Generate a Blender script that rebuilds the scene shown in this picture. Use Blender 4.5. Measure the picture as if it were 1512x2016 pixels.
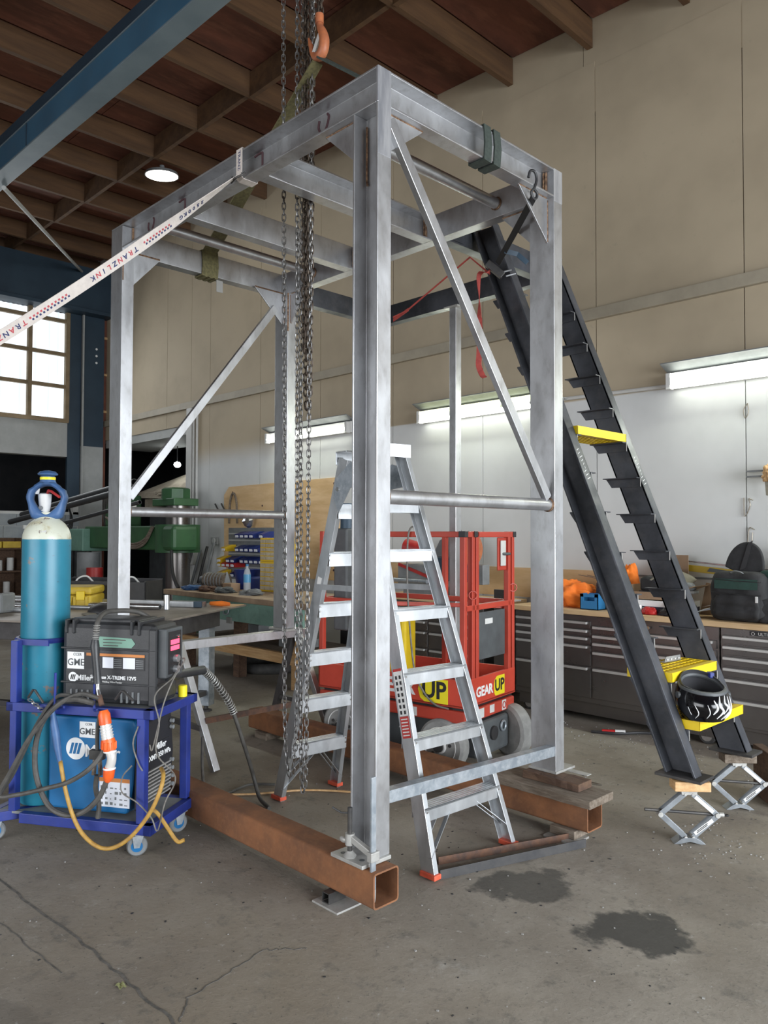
import bpy, math, random
from mathutils import Vector, Matrix
random.seed(7)
for _o in list(bpy.data.objects): bpy.data.objects.remove(_o)
SC = bpy.context.scene
COL = SC.collection
V = Vector
R = math.radians

# ------------------------------------------------------------------ camera
F_PX = 1523.55
YAW, PITCH, ROLL = 0.7971, 0.0283, 0.0027
_f = V((-math.sin(YAW)*math.cos(PITCH), math.cos(YAW)*math.cos(PITCH), math.sin(PITCH)))
_r = V((math.cos(YAW), math.sin(YAW), 0)); _u = _r.cross(_f)
_r2 = math.cos(ROLL)*_r + math.sin(ROLL)*_u; _u2 = -math.sin(ROLL)*_r + math.cos(ROLL)*_u
camd = bpy.data.cameras.new('camera'); cam = bpy.data.objects.new('camera', camd); COL.objects.link(cam)
camd.sensor_fit = 'VERTICAL'; camd.sensor_height = 32.0; camd.lens = F_PX/2016*32.0
camd.clip_start = 0.05; camd.clip_end = 200
_m = Matrix((_r2, _u2, -_f)).transposed().to_4x4(); _m.translation = V((2.2196, -2.1277, 1.4816))
cam.matrix_world = _m
SC.camera = cam

# ------------------------------------------------------------------ light
SC.view_settings.view_transform = 'Standard'; SC.view_settings.look = 'None'
SC.view_settings.exposure = 0.0; SC.view_settings.gamma = 1; SC.view_settings.use_curve_mapping = False
w = bpy.data.worlds.new('sky'); SC.world = w; w.use_nodes = True
w.node_tree.nodes['Background'].inputs[0].default_value = (0.86, 0.93, 1.0, 1)
w.node_tree.nodes['Background'].inputs[1].default_value = 0.6
_n = w.node_tree.nodes; _l = w.node_tree.links                       # pale sky above the horizon, grey yard below it
_tc = _n.new('ShaderNodeTexCoord'); _sp = _n.new('ShaderNodeSeparateXYZ'); _l.new(_tc.outputs['Generated'], _sp.inputs[0])
_mr = _n.new('ShaderNodeMapRange'); _mr.inputs[1].default_value = -.02; _mr.inputs[2].default_value = .02; _l.new(_sp.outputs['Z'], _mr.inputs[0])
_mx = _n.new('ShaderNodeMix'); _mx.data_type = 'RGBA'; _mx.inputs[6].default_value = (.16, .155, .145, 1); _mx.inputs[7].default_value = (.86, .93, 1, 1)
_l.new(_mr.outputs[0], _mx.inputs[0]); _l.new(_mx.outputs[2], _n['Background'].inputs[0])
def area(name, loc, target, sx, sy, power, col=(1, 1, 1)):
    d = bpy.data.lights.new(name, 'AREA'); d.shape = 'RECTANGLE'; d.size = sx; d.size_y = sy; d.energy = power; d.color = col
    o = bpy.data.objects.new(name, d); COL.objects.link(o); o.location = loc
    o.rotation_euler = (V(target)-V(loc)).to_track_quat('-Z', 'Y').to_euler(); return o
# daylight falling through the open roller doors at the right and behind the camera
_d = area('door_daylight', (8.3, 0.4, 1.9), (0, 0.4, -.7), 8.0, 3.2, 760, (0.90, 0.95, 1.0)); _d.data.spread = R(125)
_d = area('door_daylight_rear', (0.0, -8.8, 1.9), (0, 2, -.9), 8.0, 3.2, 270, (0.95, 0.97, 1.0)); _d.data.spread = R(125)
# daylight through the window of the far end wall
area('window_daylight', (-10.75, 1.6, 4.25), (-6, 0.6, 2.0), 3.0, 1.7, 60, (0.95, 0.98, 1.0))

# ------------------------------------------------------------------ helpers
class MB:
    def __init__(s): s.v = []; s.f = []
    def add(s, vs, fs):
        n = len(s.v); s.v += [tuple(v) for v in vs]; s.f += [tuple(i+n for i in f) for f in fs]; return s
    def box(s, x0, x1, y0, y1, z0, z1):
        return s.add([(x0,y0,z0),(x1,y0,z0),(x1,y1,z0),(x0,y1,z0),(x0,y0,z1),(x1,y0,z1),(x1,y1,z1),(x0,y1,z1)],
                     [(3,2,1,0),(4,5,6,7),(0,1,5,4),(1,2,6,5),(2,3,7,6),(3,0,4,7)])
    def obox(s, c, u, v, w):
        c, u, v, w = V(c), V(u), V(v), V(w)
        if u.cross(v).dot(w) < 0: u = -u
        return s.add([c-u-v-w,c+u-v-w,c+u+v-w,c-u+v-w,c-u-v+w,c+u-v+w,c+u+v+w,c-u+v+w],
                     [(3,2,1,0),(4,5,6,7),(0,1,5,4),(1,2,6,5),(2,3,7,6),(3,0,4,7)])
    def bar(s, p0, p1, a, b, up=(0,0,1)):            # rectangular bar, a across, b along 'up'
        p0, p1 = V(p0), V(p1); d = (p1-p0); up = V(up)
        x = d.cross(up).normalized(); y = x.cross(d).normalized()
        return s.obox((p0+p1)/2, x*a/2, d/2, y*b/2)
    def prism(s, poly, o, u, v, w):
        o, u, v, w = V(o), V(u), V(v), V(w); n = len(poly)
        A = sum(poly[i][0]*poly[(i+1)%n][1]-poly[(i+1)%n][0]*poly[i][1] for i in range(n))
        if (A > 0) != (u.cross(v).dot(w) > 0): poly = poly[::-1]
        a = [o+u*p[0]+v*p[1] for p in poly]
        return s.add(a+[p+w for p in a], [tuple(range(n-1,-1,-1)), tuple(range(n,2*n))]+[(i,(i+1)%n,(i+1)%n+n,i+n) for i in range(n)])
    def channel(s, o, dvec, D, F, du, dv, tw=.007, tf=.010):   # C section: web along du (width D), flanges along dv
        p = [(0,0),(D,0),(D,F),(D-tf,F),(D-tf,tw),(tf,tw),(tf,F),(0,F)]
        return s.prism(p, o, du, dv, dvec)
    def cyl(s, p0, p1, r, r1=None, n=16):
        return s.tube([p0, p1], r, n, rs=[r, r if r1 is None else r1])
    def tube(s, pts, r, n=8, closed=False, rs=None):
        pts = [V(p) for p in pts]; m = len(pts); vs = []; fs = []; x = None
        for i, p in enumerate(pts):
            if closed: d = pts[(i+1) % m]-pts[i-1]
            else: d = pts[min(i+1, m-1)]-pts[max(i-1, 0)]
            d = d.normalized() if d.length > 1e-9 else V((0,0,1))
            if x is None:
                x = d.orthogonal().normalized()
            x = (x-d*x.dot(d)); x = x.normalized() if x.length > 1e-6 else d.orthogonal().normalized()
            y = d.cross(x); rr = rs[i] if rs else r
            vs += [p+x*(rr*math.cos(2*math.pi*k/n))+y*(rr*math.sin(2*math.pi*k/n)) for k in range(n)]
        for i in range(m if closed else m-1):
            j = (i+1) % m
            fs += [(i*n+k, i*n+(k+1) % n, j*n+(k+1) % n, j*n+k) for k in range(n)]
        if not closed: fs += [tuple(range(n-1,-1,-1)), tuple(range((m-1)*n, m*n))]
        return s.add(vs, fs)
    def lathe(s, prof, o=(0,0,0), ax=(0,0,1), n=24, cap=True):
        o, ax = V(o), V(ax).normalized(); x = ax.orthogonal().normalized(); y = ax.cross(x); vs = []; m = len(prof)
        for r_, h in prof: vs += [o+ax*h+x*(r_*math.cos(2*math.pi*k/n))+y*(r_*math.sin(2*math.pi*k/n)) for k in range(n)]
        fs = [(i*n+k, i*n+(k+1) % n, (i+1)*n+(k+1) % n, (i+1)*n+k) for i in range(m-1) for k in range(n)]
        if cap: fs += [tuple(range(n-1,-1,-1)), tuple(range((m-1)*n, m*n))]
        return s.add(vs, fs)
    def ring(s, o, ax, R0, r, n=20, k=8):
        o, ax = V(o), V(ax).normalized(); x = ax.orthogonal().normalized(); y = ax.cross(x)
        return s.tube([o+x*(R0*math.cos(2*math.pi*i/n))+y*(R0*math.sin(2*math.pi*i/n)) for i in range(n)], r, k, True)
    def strap(s, pts, wd, wid, t):                    # webbing: width direction wd (one vector or a list)
        pts = [V(p) for p in pts]; m = len(pts); vs = []; fs = []
        for i, p in enumerate(pts):
            d = (pts[min(i+1, m-1)]-pts[max(i-1, 0)]).normalized()
            wv = V(wd[i]) if isinstance(wd, list) else V(wd)
            wv = (wv-d*wv.dot(d)).normalized(); nn = d.cross(wv)
            vs += [p-wv*wid/2-nn*t/2, p+wv*wid/2-nn*t/2, p+wv*wid/2+nn*t/2, p-wv*wid/2+nn*t/2]
        for i in range(m-1):
            fs += [(i*4+k, i*4+(k+1) % 4, i*4+4+(k+1) % 4, i*4+4+k) for k in range(4)]
        fs += [(3,2,1,0), tuple(range((m-1)*4, m*4))]
        return s.add(vs, fs)
    def grid(s, fn, nu, nv):                          # surface fn(u,v) in 0..1
        vs = [fn(i/nu, j/nv) for j in range(nv+1) for i in range(nu+1)]
        return s.add(vs, [(j*(nu+1)+i, j*(nu+1)+i+1, (j+1)*(nu+1)+i+1, (j+1)*(nu+1)+i) for j in range(nv) for i in range(nu)])
    def blob(s, c, rx, ry, rz, n=14, m=9, fn=None):
        c = V(c); vs = []; fs = []
        for j in range(m+1):
            t = math.pi*j/m
            for i in range(n):
                a = 2*math.pi*i/n; d = V((math.sin(t)*math.cos(a), math.sin(t)*math.sin(a), math.cos(t)))
                k = fn(d) if fn else 1
                vs.append(c+V((d.x*rx*k, d.y*ry*k, d.z*rz*k)))
        for j in range(m):
            fs += [(j*n+i, (j+1)*n+i, (j+1)*n+(i+1) % n, j*n+(i+1) % n) for i in range(n)]
        return s.add(vs, fs)
    def mesh(s, name, mat=None, smooth=False, ang=40):
        me = bpy.data.meshes.new(name); me.from_pydata(s.v, [], s.f)
        if mat is not None: me.materials.append(MT[mat] if isinstance(mat, str) else mat)
        if smooth:
            me.polygons.foreach_set('use_smooth', [True]*len(me.polygons)); me.set_sharp_from_angle(angle=R(ang))
        me.update(); return me
    def ob(s, name, mat, parent=None, smooth=False, bevel=0, label=None, kind=None, ang=40):
        o = bpy.data.objects.new(name, s.mesh(name, mat, smooth, ang)); COL.objects.link(o)
        return fin(o, parent, bevel, label, kind)
def fin(o, parent=None, bevel=0, label=None, kind=None):
    if parent is not None:
        o.parent = parent
        if parent.get('_w'): o.matrix_parent_inverse = parent.matrix_basis.inverted()
    if bevel:
        b = o.modifiers.new('bevel', 'BEVEL'); b.width = bevel; b.segments = 2; b.limit_method = 'ANGLE'; b.angle_limit = R(50)
    if label: o['label'] = label
    if kind: o['kind'] = kind
    return o
def share(name, me, parent, loc=(0,0,0), rot=(0,0,0), scale=(1,1,1), bevel=0):
    o = bpy.data.objects.new(name, me); COL.objects.link(o); fin(o, parent, bevel)
    o.location = loc; o.rotation_euler = rot; o.scale = scale; return o
WORLD = []
def thing(name, label, cat, loc=(0,0,0), rz=0, group=None, world=True):
    o = bpy.data.objects.new(name, None); COL.objects.link(o); o.empty_display_size = .1
    o.location = loc; o.rotation_euler = (0, 0, rz); o['label'] = label; o['category'] = cat
    if group: o['group'] = group
    if world:
        o['_w'] = 1; WORLD.append(o)
        o.matrix_basis = Matrix.Translation(V(loc)) @ Matrix.Rotation(rz, 4, 'Z')
    return o
def tag(o, label, cat, group=None):
    o['label'] = label; o['category'] = cat
    if group: o['group'] = group
    return o
def struct(o): o['kind'] = 'structure'; return o
def cat_rom(P, n=6):                                   # smooth path through points
    P = [V(p) for p in P]; Q = [P[0]*2-P[1]]+P+[P[-1]*2-P[-2]]; out = []
    for i in range(1, len(Q)-2):
        a, b, c, d = Q[i-1], Q[i], Q[i+1], Q[i+2]
        for k in range(n):
            t = k/n
            out.append(.5*((2*b)+(c-a)*t+(2*a-5*b+4*c-d)*t*t+(3*b-a-3*c+d)*t**3))
    return out+[P[-1]]
def text(s, size, mat, parent, o, u, v, name='lettering', ext=.0006, bold=0, sx=1, align='CENTER'):
    c = bpy.data.curves.new('t', 'FONT'); c.body = s; c.size = size; c.extrude = ext; c.offset = bold; c.align_x = align; c.align_y = 'CENTER'; c.resolution_u = 3
    t = bpy.data.objects.new('t', c); COL.objects.link(t); bpy.context.view_layer.update()
    me = bpy.data.meshes.new_from_object(t.evaluated_get(bpy.context.evaluated_depsgraph_get()))
    bpy.data.objects.remove(t); me.materials.clear(); me.materials.append(MT[mat])
    u, v = V(u).normalized(), V(v).normalized(); n = u.cross(v); o = V(o)
    me.transform(Matrix.Translation(o) @ Matrix((u*sx, v, n)).transposed().to_4x4())
    ob = bpy.data.objects.new(name, me); COL.objects.link(ob)
    return fin(ob, parent)

# ------------------------------------------------------------------ materials
MT = {}
def M(name, c1, c2=None, scale=6, rough=.5, metal=0, bump=0, mid=.5, wid=.25, stretch=(1,1,1), detail=6, rvar=0, emit=0, trans=0, alpha=1, bscale=None, spec=None, c3=None, scale3=40, amt3=.5, ior=1.45):
    m = bpy.data.materials.new(name); m.use_nodes = True; nt = m.node_tree; N = nt.nodes; L = nt.links; b = N['Principled BSDF']
    b.inputs['Roughness'].default_value = rough; b.inputs['Metallic'].default_value = metal
    b.inputs['Base Color'].default_value = (*c1, 1)
    if spec is not None: b.inputs['Specular IOR Level'].default_value = spec
    if trans: b.inputs['Transmission Weight'].default_value = trans; b.inputs['IOR'].default_value = ior
    if alpha < 1: b.inputs['Alpha'].default_value = alpha
    if emit: b.inputs['Emission Color'].default_value = (*c1, 1); b.inputs['Emission Strength'].default_value = emit
    tc = N.new('ShaderNodeTexCoord'); mp = N.new('ShaderNodeMapping'); mp.inputs['Scale'].default_value = stretch
    L.new(tc.outputs['Object'], mp.inputs[0])
    def noise(sc, det=detail):
        n = N.new('ShaderNodeTexNoise'); n.inputs['Scale'].default_value = sc; n.inputs['Detail'].default_value = det; n.inputs['Roughness'].default_value = .62
        L.new(mp.outputs[0], n.inputs['Vector']); return n
    def ramp(src, a, bb):
        r = N.new('ShaderNodeMapRange'); r.inputs[1].default_value = a; r.inputs[2].default_value = bb; L.new(src, r.inputs[0]); return r.outputs[0]
    def mix(fac, A, B):
        x = N.new('ShaderNodeMix'); x.data_type = 'RGBA'; L.new(fac, x.inputs[0])
        for s_, val in ((6, A), (7, B)):
            if isinstance(val, tuple): x.inputs[s_].default_value = (*val, 1)
            else: L.new(val, x.inputs[s_])
        return x.outputs[2]
    col = None
    if c2 is not None:
        n = noise(scale); fac = ramp(n.outputs['Fac'], mid-wid/2, mid+wid/2); col = mix(fac, c1, c2)
        if rvar: L.new(ramp(n.outputs['Fac'], .3, .7), N.new('ShaderNodeMath').inputs[0]); 
    if c3 is not None:
        n3 = noise(scale3, 4); f3 = ramp(n3.outputs['Fac'], .5, .5+.3/amt3*.5); col = mix(f3, col if col is not None else c1, c3)
    if col is not None: L.new(col, b.inputs['Base Color'])
    if rvar:
        n4 = noise(scale*1.7); r4 = N.new('ShaderNodeMapRange'); r4.inputs[1].default_value = .3; r4.inputs[2].default_value = .7
        r4.inputs[3].default_value = max(.05, rough-rvar); r4.inputs[4].default_value = min(1, rough+rvar); L.new(n4.outputs['Fac'], r4.inputs[0]); L.new(r4.outputs[0], b.inputs['Roughness'])
    if bump:
        bn = noise(bscale or scale*4); bp = N.new('ShaderNodeBump'); bp.inputs['Strength'].default_value = bump; bp.inputs['Distance'].default_value = .01
        L.new(bn.outputs['Fac'], bp.inputs['Height']); L.new(bp.outputs[0], b.inputs['Normal'])
    MT[name] = m; m['_mix'] = 1
    return m
M('raw_steel', (.58,.59,.61), (.40,.40,.41), 4, .38, .82, .05, .55, .35, stretch=(1,1,.5), rvar=.1, c3=(.30,.29,.285), scale3=24, amt3=.3)
M('ground_steel', (.74,.76,.80), (.45,.47,.52), 18, .28, .7, .1, stretch=(1,1,.15))
M('weld_bead', (.10,.055,.035), (.36,.22,.13), 60, .4, .6, .6, bscale=90)
M('alloy', (.60,.62,.64), (.46,.48,.50), 9, .36, .75, .04, stretch=(1,1,.4), rvar=.08)
M('galv', (.42,.46,.50), (.28,.32,.36), 14, .42, .6, .05, c3=(.58,.61,.63), scale3=30, amt3=.4)
M('black_steel', (.040,.043,.050), (.085,.090,.105), 3.5, .48, .35, .04, rvar=.12, c3=(.13,.12,.115), scale3=13, amt3=.2)
M('dark_steel', (.05,.05,.052), (.09,.085,.08), 12, .5, .5)
M('dark_bar', (.030,.030,.033), (.05,.048,.047), 12, .62)
M('rust', (.25,.105,.045), (.16,.072,.036), 6, .85, .1, .2, c3=(.29,.135,.06), scale3=40, amt3=.3)
M('rust_light', (.40,.24,.12), (.27,.13,.06), 30, .7, .2)
M('old_rust', (.15,.075,.045), (.08,.05,.04), 20, .8, .1, .3)
M('chain', (.30,.30,.30), (.15,.14,.13), 60, .4, .7)
M('chain_dark', (.13,.10,.075), (.07,.055,.045), 50, .55, .6)
M('wood_new', (.62,.40,.20), (.48,.28,.12), 4, .6, 0, .1, stretch=(1,12,12))
M('wood_old', (.22,.18,.14), (.12,.09,.065), 5, .8, 0, .5, stretch=(1.5,10,10), bscale=25)
M('wood_dark', (.13,.075,.045), (.075,.042,.028), 5, .8, 0, .5, stretch=(1.5,8,8), bscale=25)
M('joist', (.125,.064,.027), (.080,.040,.018), 2.0, .75, 0, .2, stretch=(6,.6,6))
M('deck', (.185,.066,.040), (.105,.040,.025), 1.2, .85, 0, .2, stretch=(3,.8,1), c3=(.27,.11,.065), scale3=3, amt3=.4)
M('blue_beam', (.055,.150,.245), (.043,.120,.200), 2, .36, .1, .02, c3=(.11,.18,.24), scale3=8, amt3=.15)
M('beam_sheen', (.19,.24,.27), (.15,.195,.225), 2, .32, .1)  # blue beam flanges: window light reflected on the underside, put into a greyer colour
M('jack_grey', (.27,.29,.31), (.19,.205,.22), 14, .45, .5)
M('navy', (.020,.042,.068), (.028,.056,.086), 2, .5, .1)
M('grey_paint', (.43,.44,.43), (.36,.37,.36), 3, .6)
M('white_paint', (.62,.62,.60), (.53,.53,.51), 2, .6)
M('block_wall', (.36,.39,.41), (.27,.30,.32), 3, .8, 0, .3)
M('brown_wall', (.20,.065,.035), (.12,.04,.025), 4, .7)
M('cream_trim', (.41,.365,.28), (.34,.30,.23), 3, .6)
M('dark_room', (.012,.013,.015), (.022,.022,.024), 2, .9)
M('ply', (.74,.52,.29), (.62,.41,.20), 1.6, .65, 0, .05, stretch=(1,1,5), c3=(.50,.30,.14), scale3=3, amt3=.3)
M('ply_thin', (.66,.47,.27), (.55,.37,.19), 2, .65, 0, .05, stretch=(1,1,4))
M('orange_red', (.50,.060,.035), (.42,.048,.028), 3, .42, 0, .03)
M('gear_red', (.62,.07,.04), (.52,.055,.03), 4, .4, 0, .02)
M('white', (.66,.66,.645), (.58,.58,.57), 6, .5)
M('white_bright', (.85,.86,.86), None, rough=.4)
M('yellow', (.80,.58,.015), (.72,.50,.012), 9, .45)
M('yellow_sign', (.85,.72,.02), None, rough=.45)
M('yellow_case', (.62,.44,.04), (.50,.34,.03), 8, .55)
M('black', (.018,.018,.020), (.028,.028,.030), 10, .5)
M('black_plastic', (.022,.023,.025), (.035,.036,.039), 8, .42, 0, .08, bscale=120)
M('rubber', (.022,.022,.022), (.05,.048,.045), 9, .75)
M('tyre_grey', (.30,.30,.29), (.20,.20,.195), 8, .8)
M('dark_grey', (.09,.10,.105), (.065,.07,.075), 6, .55)
M('mid_grey', (.22,.23,.235), (.16,.17,.175), 5, .55)
M('cart_blue', (.020,.040,.25), (.016,.030,.18), 6, .45, 0, .05, c3=(.05,.06,.20), scale3=20, amt3=.2)
M('miller_blue', (.012,.150,.36), (.010,.120,.30), 4, .42)
M('cap_blue', (.055,.130,.29), (.042,.10,.23), 10, .5)
M('label_black', (.02,.02,.022), None, rough=.5)
M('label_orange', (.55,.20,.05), None, rough=.5)
M('label_red', (.42,.035,.03), None, rough=.5)
M('plug_orange', (.85,.14,.02), (.72,.10,.02), 20, .4)
M('clear_plastic', (.75,.72,.68), None, rough=.15, metal=.3)
M('cable_black', (.055,.052,.048), (.085,.08,.072), 20, .6)
M('cable_yellow', (.46,.27,.055), (.34,.19,.045), 30, .55)
M('cable_grey', (.20,.19,.17), (.12,.11,.10), 30, .6)
M('chrome', (.70,.70,.70), (.5,.5,.5), 10, .2, .9)
M('sling_green', (.045,.060,.050), (.03,.04,.035), 60, .8, 0, .3)
M('sling_olive', (.17,.15,.065), (.10,.09,.04), 60, .8, 0, .3)
M('strap_white', (.68,.62,.57), (.60,.54,.50), 30, .8)
M('strap_black', (.025,.024,.023), None, rough=.8)
M('strap_red', (.38,.06,.045), (.28,.04,.035), 30, .8)
M('print_blue', (.04,.05,.14), None, rough=.8)
M('print_red', (.50,.08,.10), None, rough=.8)
M('marker', (.06,.025,.03), None, rough=.8)
M('hook_orange', (.50,.16,.06), (.35,.12,.06), 20, .5)
M('mach_green', (.034,.115,.042), (.026,.085,.034), 4, .45)
M('mach_pale', (.17,.32,.25), (.13,.26,.20), 5, .5)
M('bench_green', (.26,.45,.38), (.20,.36,.30), 4, .6, c3=(.10,.12,.10), scale3=20, amt3=.2)
M('bench_top', (.42,.30,.20), (.26,.18,.12), 4, .7, stretch=(1,6,1))
M('table_steel', (.31,.27,.23), (.21,.18,.155), 5, .5, .3, .05)
M('table_dark', (.085,.08,.08), (.055,.05,.05), 7, .6, .3)
M('canvas', (.52,.46,.36), (.40,.34,.26), 6, .9, 0, .4)
M('bin_blue', (.02,.045,.22), (.015,.03,.16), 5, .4)
M('bin_red', (.45,.02,.02), None, rough=.4)
M('bin_yellow', (.70,.45,.02), None, rough=.4)
M('drawer_clear', (.50,.44,.33), (.40,.33,.22), 10, .3)
M('stainless', (.185,.172,.165), (.14,.13,.125), 1.5, .3, .8, rvar=.05)
M('handle_alu', (.62,.62,.60), None, rough=.35, metal=.6)
M('pine_top', (.66,.47,.27), (.55,.37,.19), 3, .55, stretch=(1,8,8))
M('hivis', (.90,.22,.02), (.75,.16,.02), 6, .8)
M('navy_cloth', (.030,.032,.055), None, rough=.9)
M('box_blue', (.03,.19,.42), None, rough=.5)
M('cardboard', (.36,.24,.15), (.29,.19,.115), 4, .8)
M('pack_black', (.017,.017,.018), (.027,.027,.029), 20, .8, 0, .15, bscale=150)
M('pack_green', (.022,.060,.048), (.018,.045,.036), 20, .8)
M('khaki', (.27,.25,.19), (.20,.18,.14), 12, .9, 0, .2)
M('paper', (.72,.74,.80), None, rough=.8)
M('gold_level', (.50,.34,.03), None, rough=.35)
M('fleece', (.10,.10,.11), None, rough=.9)
M('red_paint', (.42,.03,.025), (.32,.02,.02), 8, .45)
M('foot_red', (.70,.11,.055), (.55,.08,.04), 20, .5)
M('stairs_chalk', (.6,.6,.6), None, rough=.9)
M('bottle_blue', (.12,.42,.72), None, rough=.15, alpha=.8)
M('clear', (.70,.76,.80), None, rough=.1, alpha=.45)
M('tube_lit', (.97,1.0,.90), None, emit=9)
M('tube_yellow', (.93,1.0,.55), None, emit=3.5)
M('lamp_lit', (1,.97,.85), None, emit=14)
M('bulb_lit', (.95,1,1), None, emit=25)
M('led_red', (1,.06,.12), None, emit=2.5)
M('pane', (.93,.97,1.0), (.66,.76,.84), 2.0, emit=0, stretch=(1,7,.2))
_b = MT['pane'].node_tree.nodes['Principled BSDF']; _b.inputs['Emission Strength'].default_value = 0.95
MT['pane'].node_tree.links.new(_b.inputs['Base Color'].links[0].from_socket, _b.inputs['Emission Color'])
M('win_timber', (.30,.22,.13), (.22,.16,.09), 5, .7)
M('plate_dusty', (.47,.47,.45), (.35,.34,.32), 12, .5, .4)
M('joint_fill', (.075,.070,.062), (.15,.14,.125), 30, .95)
M('socket_white', (.6,.6,.58), None, rough=.5)
M('wire', (.25,.22,.18), None, rough=.4, metal=.6)
M('leaf_litter', (.30,.31,.14), None, rough=.9)
M('chip', (.30,.295,.28), None, rough=.6, metal=.3)

def nodes_of(name):
    m = bpy.data.materials.new(name); m.use_nodes = True; MT[name] = m
    return m.node_tree, m.node_tree.nodes, m.node_tree.links, m.node_tree.nodes['Principled BSDF']
def nz(N, L, vec, sc, det=8, rough=.6):
    n = N.new('ShaderNodeTexNoise'); n.inputs['Scale'].default_value = sc; n.inputs['Detail'].default_value = det; n.inputs['Roughness'].default_value = rough; L.new(vec, n.inputs['Vector']); return n.outputs['Fac']
def rng(N, L, s, a, b, c=0, d=1):
    r = N.new('ShaderNodeMapRange'); r.interpolation_type = 'SMOOTHSTEP'
    for i, v_ in enumerate((a, b, c, d)): r.inputs[i+1].default_value = v_
    L.new(s, r.inputs[0]); return r.outputs[0]
def mx(N, L, f, A, B):
    x = N.new('ShaderNodeMix'); x.data_type = 'RGBA'; L.new(f, x.inputs[0])
    for i, v_ in ((6, A), (7, B)):
        if isinstance(v_, tuple): x.inputs[i].default_value = (*v_, 1)
        else: L.new(v_, x.inputs[i])
    return x.outputs[2]
def mth(N, L, op, a, b=None):
    x = N.new('ShaderNodeMath'); x.operation = op
    for i, v_ in enumerate((a, b)):
        if v_ is None: continue
        if isinstance(v_, (int, float)): x.inputs[i].default_value = v_
        else: L.new(v_, x.inputs[i])
    return x.outputs[0]
# concrete floor with scuffs and two oil stains
nt, N, L, b = nodes_of('concrete')
g = N.new('ShaderNodeNewGeometry'); P_ = g.outputs['Position']
c = mx(N, L, rng(N, L, nz(N, L, P_, 1.3), .32, .68), (.205,.180,.148), (.315,.286,.243))
c = mx(N, L, rng(N, L, nz(N, L, P_, .55, 6), .42, .72), c, (.225,.19,.145))
c = mx(N, L, rng(N, L, nz(N, L, P_, 7, 9, .75), .53, .68, 0, .65), c, (.13,.12,.105))
c = mx(N, L, rng(N, L, nz(N, L, P_, 3.2, 10, .8), .56, .72, 0, .55), c, (.40,.385,.35))
c = mx(N, L, rng(N, L, nz(N, L, P_, 17, 8, .75), .55, .66, 0, .45), c, (.115,.105,.09))
c = mx(N, L, rng(N, L, nz(N, L, P_, 26, 6, .7), .62, .70, 0, .7), c, (.42,.41,.385))
c = mx(N, L, rng(N, L, nz(N, L, P_, 60, 3, .6), .64, .70, 0, .6), c, (.07,.068,.06))
wob = nz(N, L, P_, 6, 5)
for (sx, sy, ax, ay, ang, dk) in ((.27,.62,.25,.15,1.1,.8), (.77,.60,.22,.17,.5,.95), (.05,.85,.3,.1,1.2,.35), (1.0,-.2,.5,.12,.4,.25), (-.3,-1.3,.5,.1,.2,.25)):
    mp = N.new('ShaderNodeMapping'); mp.vector_type = 'TEXTURE'; mp.inputs['Location'].default_value = (sx, sy, 0); mp.inputs['Rotation'].default_value = (0,0,ang); mp.inputs['Scale'].default_value = (ax, ay, 1)
    L.new(P_, mp.inputs[0]); ln = N.new('ShaderNodeVectorMath'); ln.operation = 'LENGTH'; L.new(mp.outputs[0], ln.inputs[0])
    d = mth(N, L, 'ADD', ln.outputs['Value'], mth(N, L, 'MULTIPLY', mth(N, L, 'SUBTRACT', wob, .5), 2.0))
    c = mx(N, L, rng(N, L, d, .72, 1.02, dk, 0), c, (.058,.055,.050))
L.new(c, b.inputs['Base Color']); b.inputs['Roughness'].default_value = .72; b.inputs['Specular IOR Level'].default_value = .35
bp = N.new('ShaderNodeBump'); bp.inputs['Strength'].default_value = .35; bp.inputs['Distance'].default_value = .01
L.new(nz(N, L, P_, 30, 8, .7), bp.inputs['Height']); L.new(bp.outputs[0], b.inputs['Normal'])
# back wall board: sprayed white to lamp height, cream above
nt, N, L, b = nodes_of('wall_board')
g = N.new('ShaderNodeNewGeometry'); P_ = g.outputs['Position']; sp = N.new('ShaderNodeSeparateXYZ'); L.new(P_, sp.inputs[0])
cream = mx(N, L, rng(N, L, nz(N, L, P_, .9, 4), .35, .7), (.49,.412,.295), (.405,.337,.24))
cream = mx(N, L, rng(N, L, nz(N, L, P_, 14, 6), .62, .75, 0, .35), cream, (.36,.31,.23))
wht = mx(N, L, rng(N, L, nz(N, L, P_, 1.1, 4), .35, .7), (.66,.67,.665), (.58,.59,.585))
wht = mx(N, L, rng(N, L, nz(N, L, P_, 22, 4), .70, .78, 0, .35), wht, (.42,.42,.41))
hz = mth(N, L, 'ADD', sp.outputs['Z'], mth(N, L, 'MULTIPLY', mth(N, L, 'SUBTRACT', nz(N, L, P_, 1.6, 3), .5), .12))
softw = rng(N, L, sp.outputs['X'], -6.5, -4.6, 0, 1)
fs = mx(N, L, softw, mx(N, L, rng(N, L, hz, 2.42, 2.78), (0,0,0), (1,1,1)), mx(N, L, rng(N, L, sp.outputs['Z'], 2.655, 2.675), (0,0,0), (1,1,1)))
L.new(mx(N, L, fs, wht, cream), b.inputs['Base Color']); b.inputs['Roughness'].default_value = .75
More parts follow.
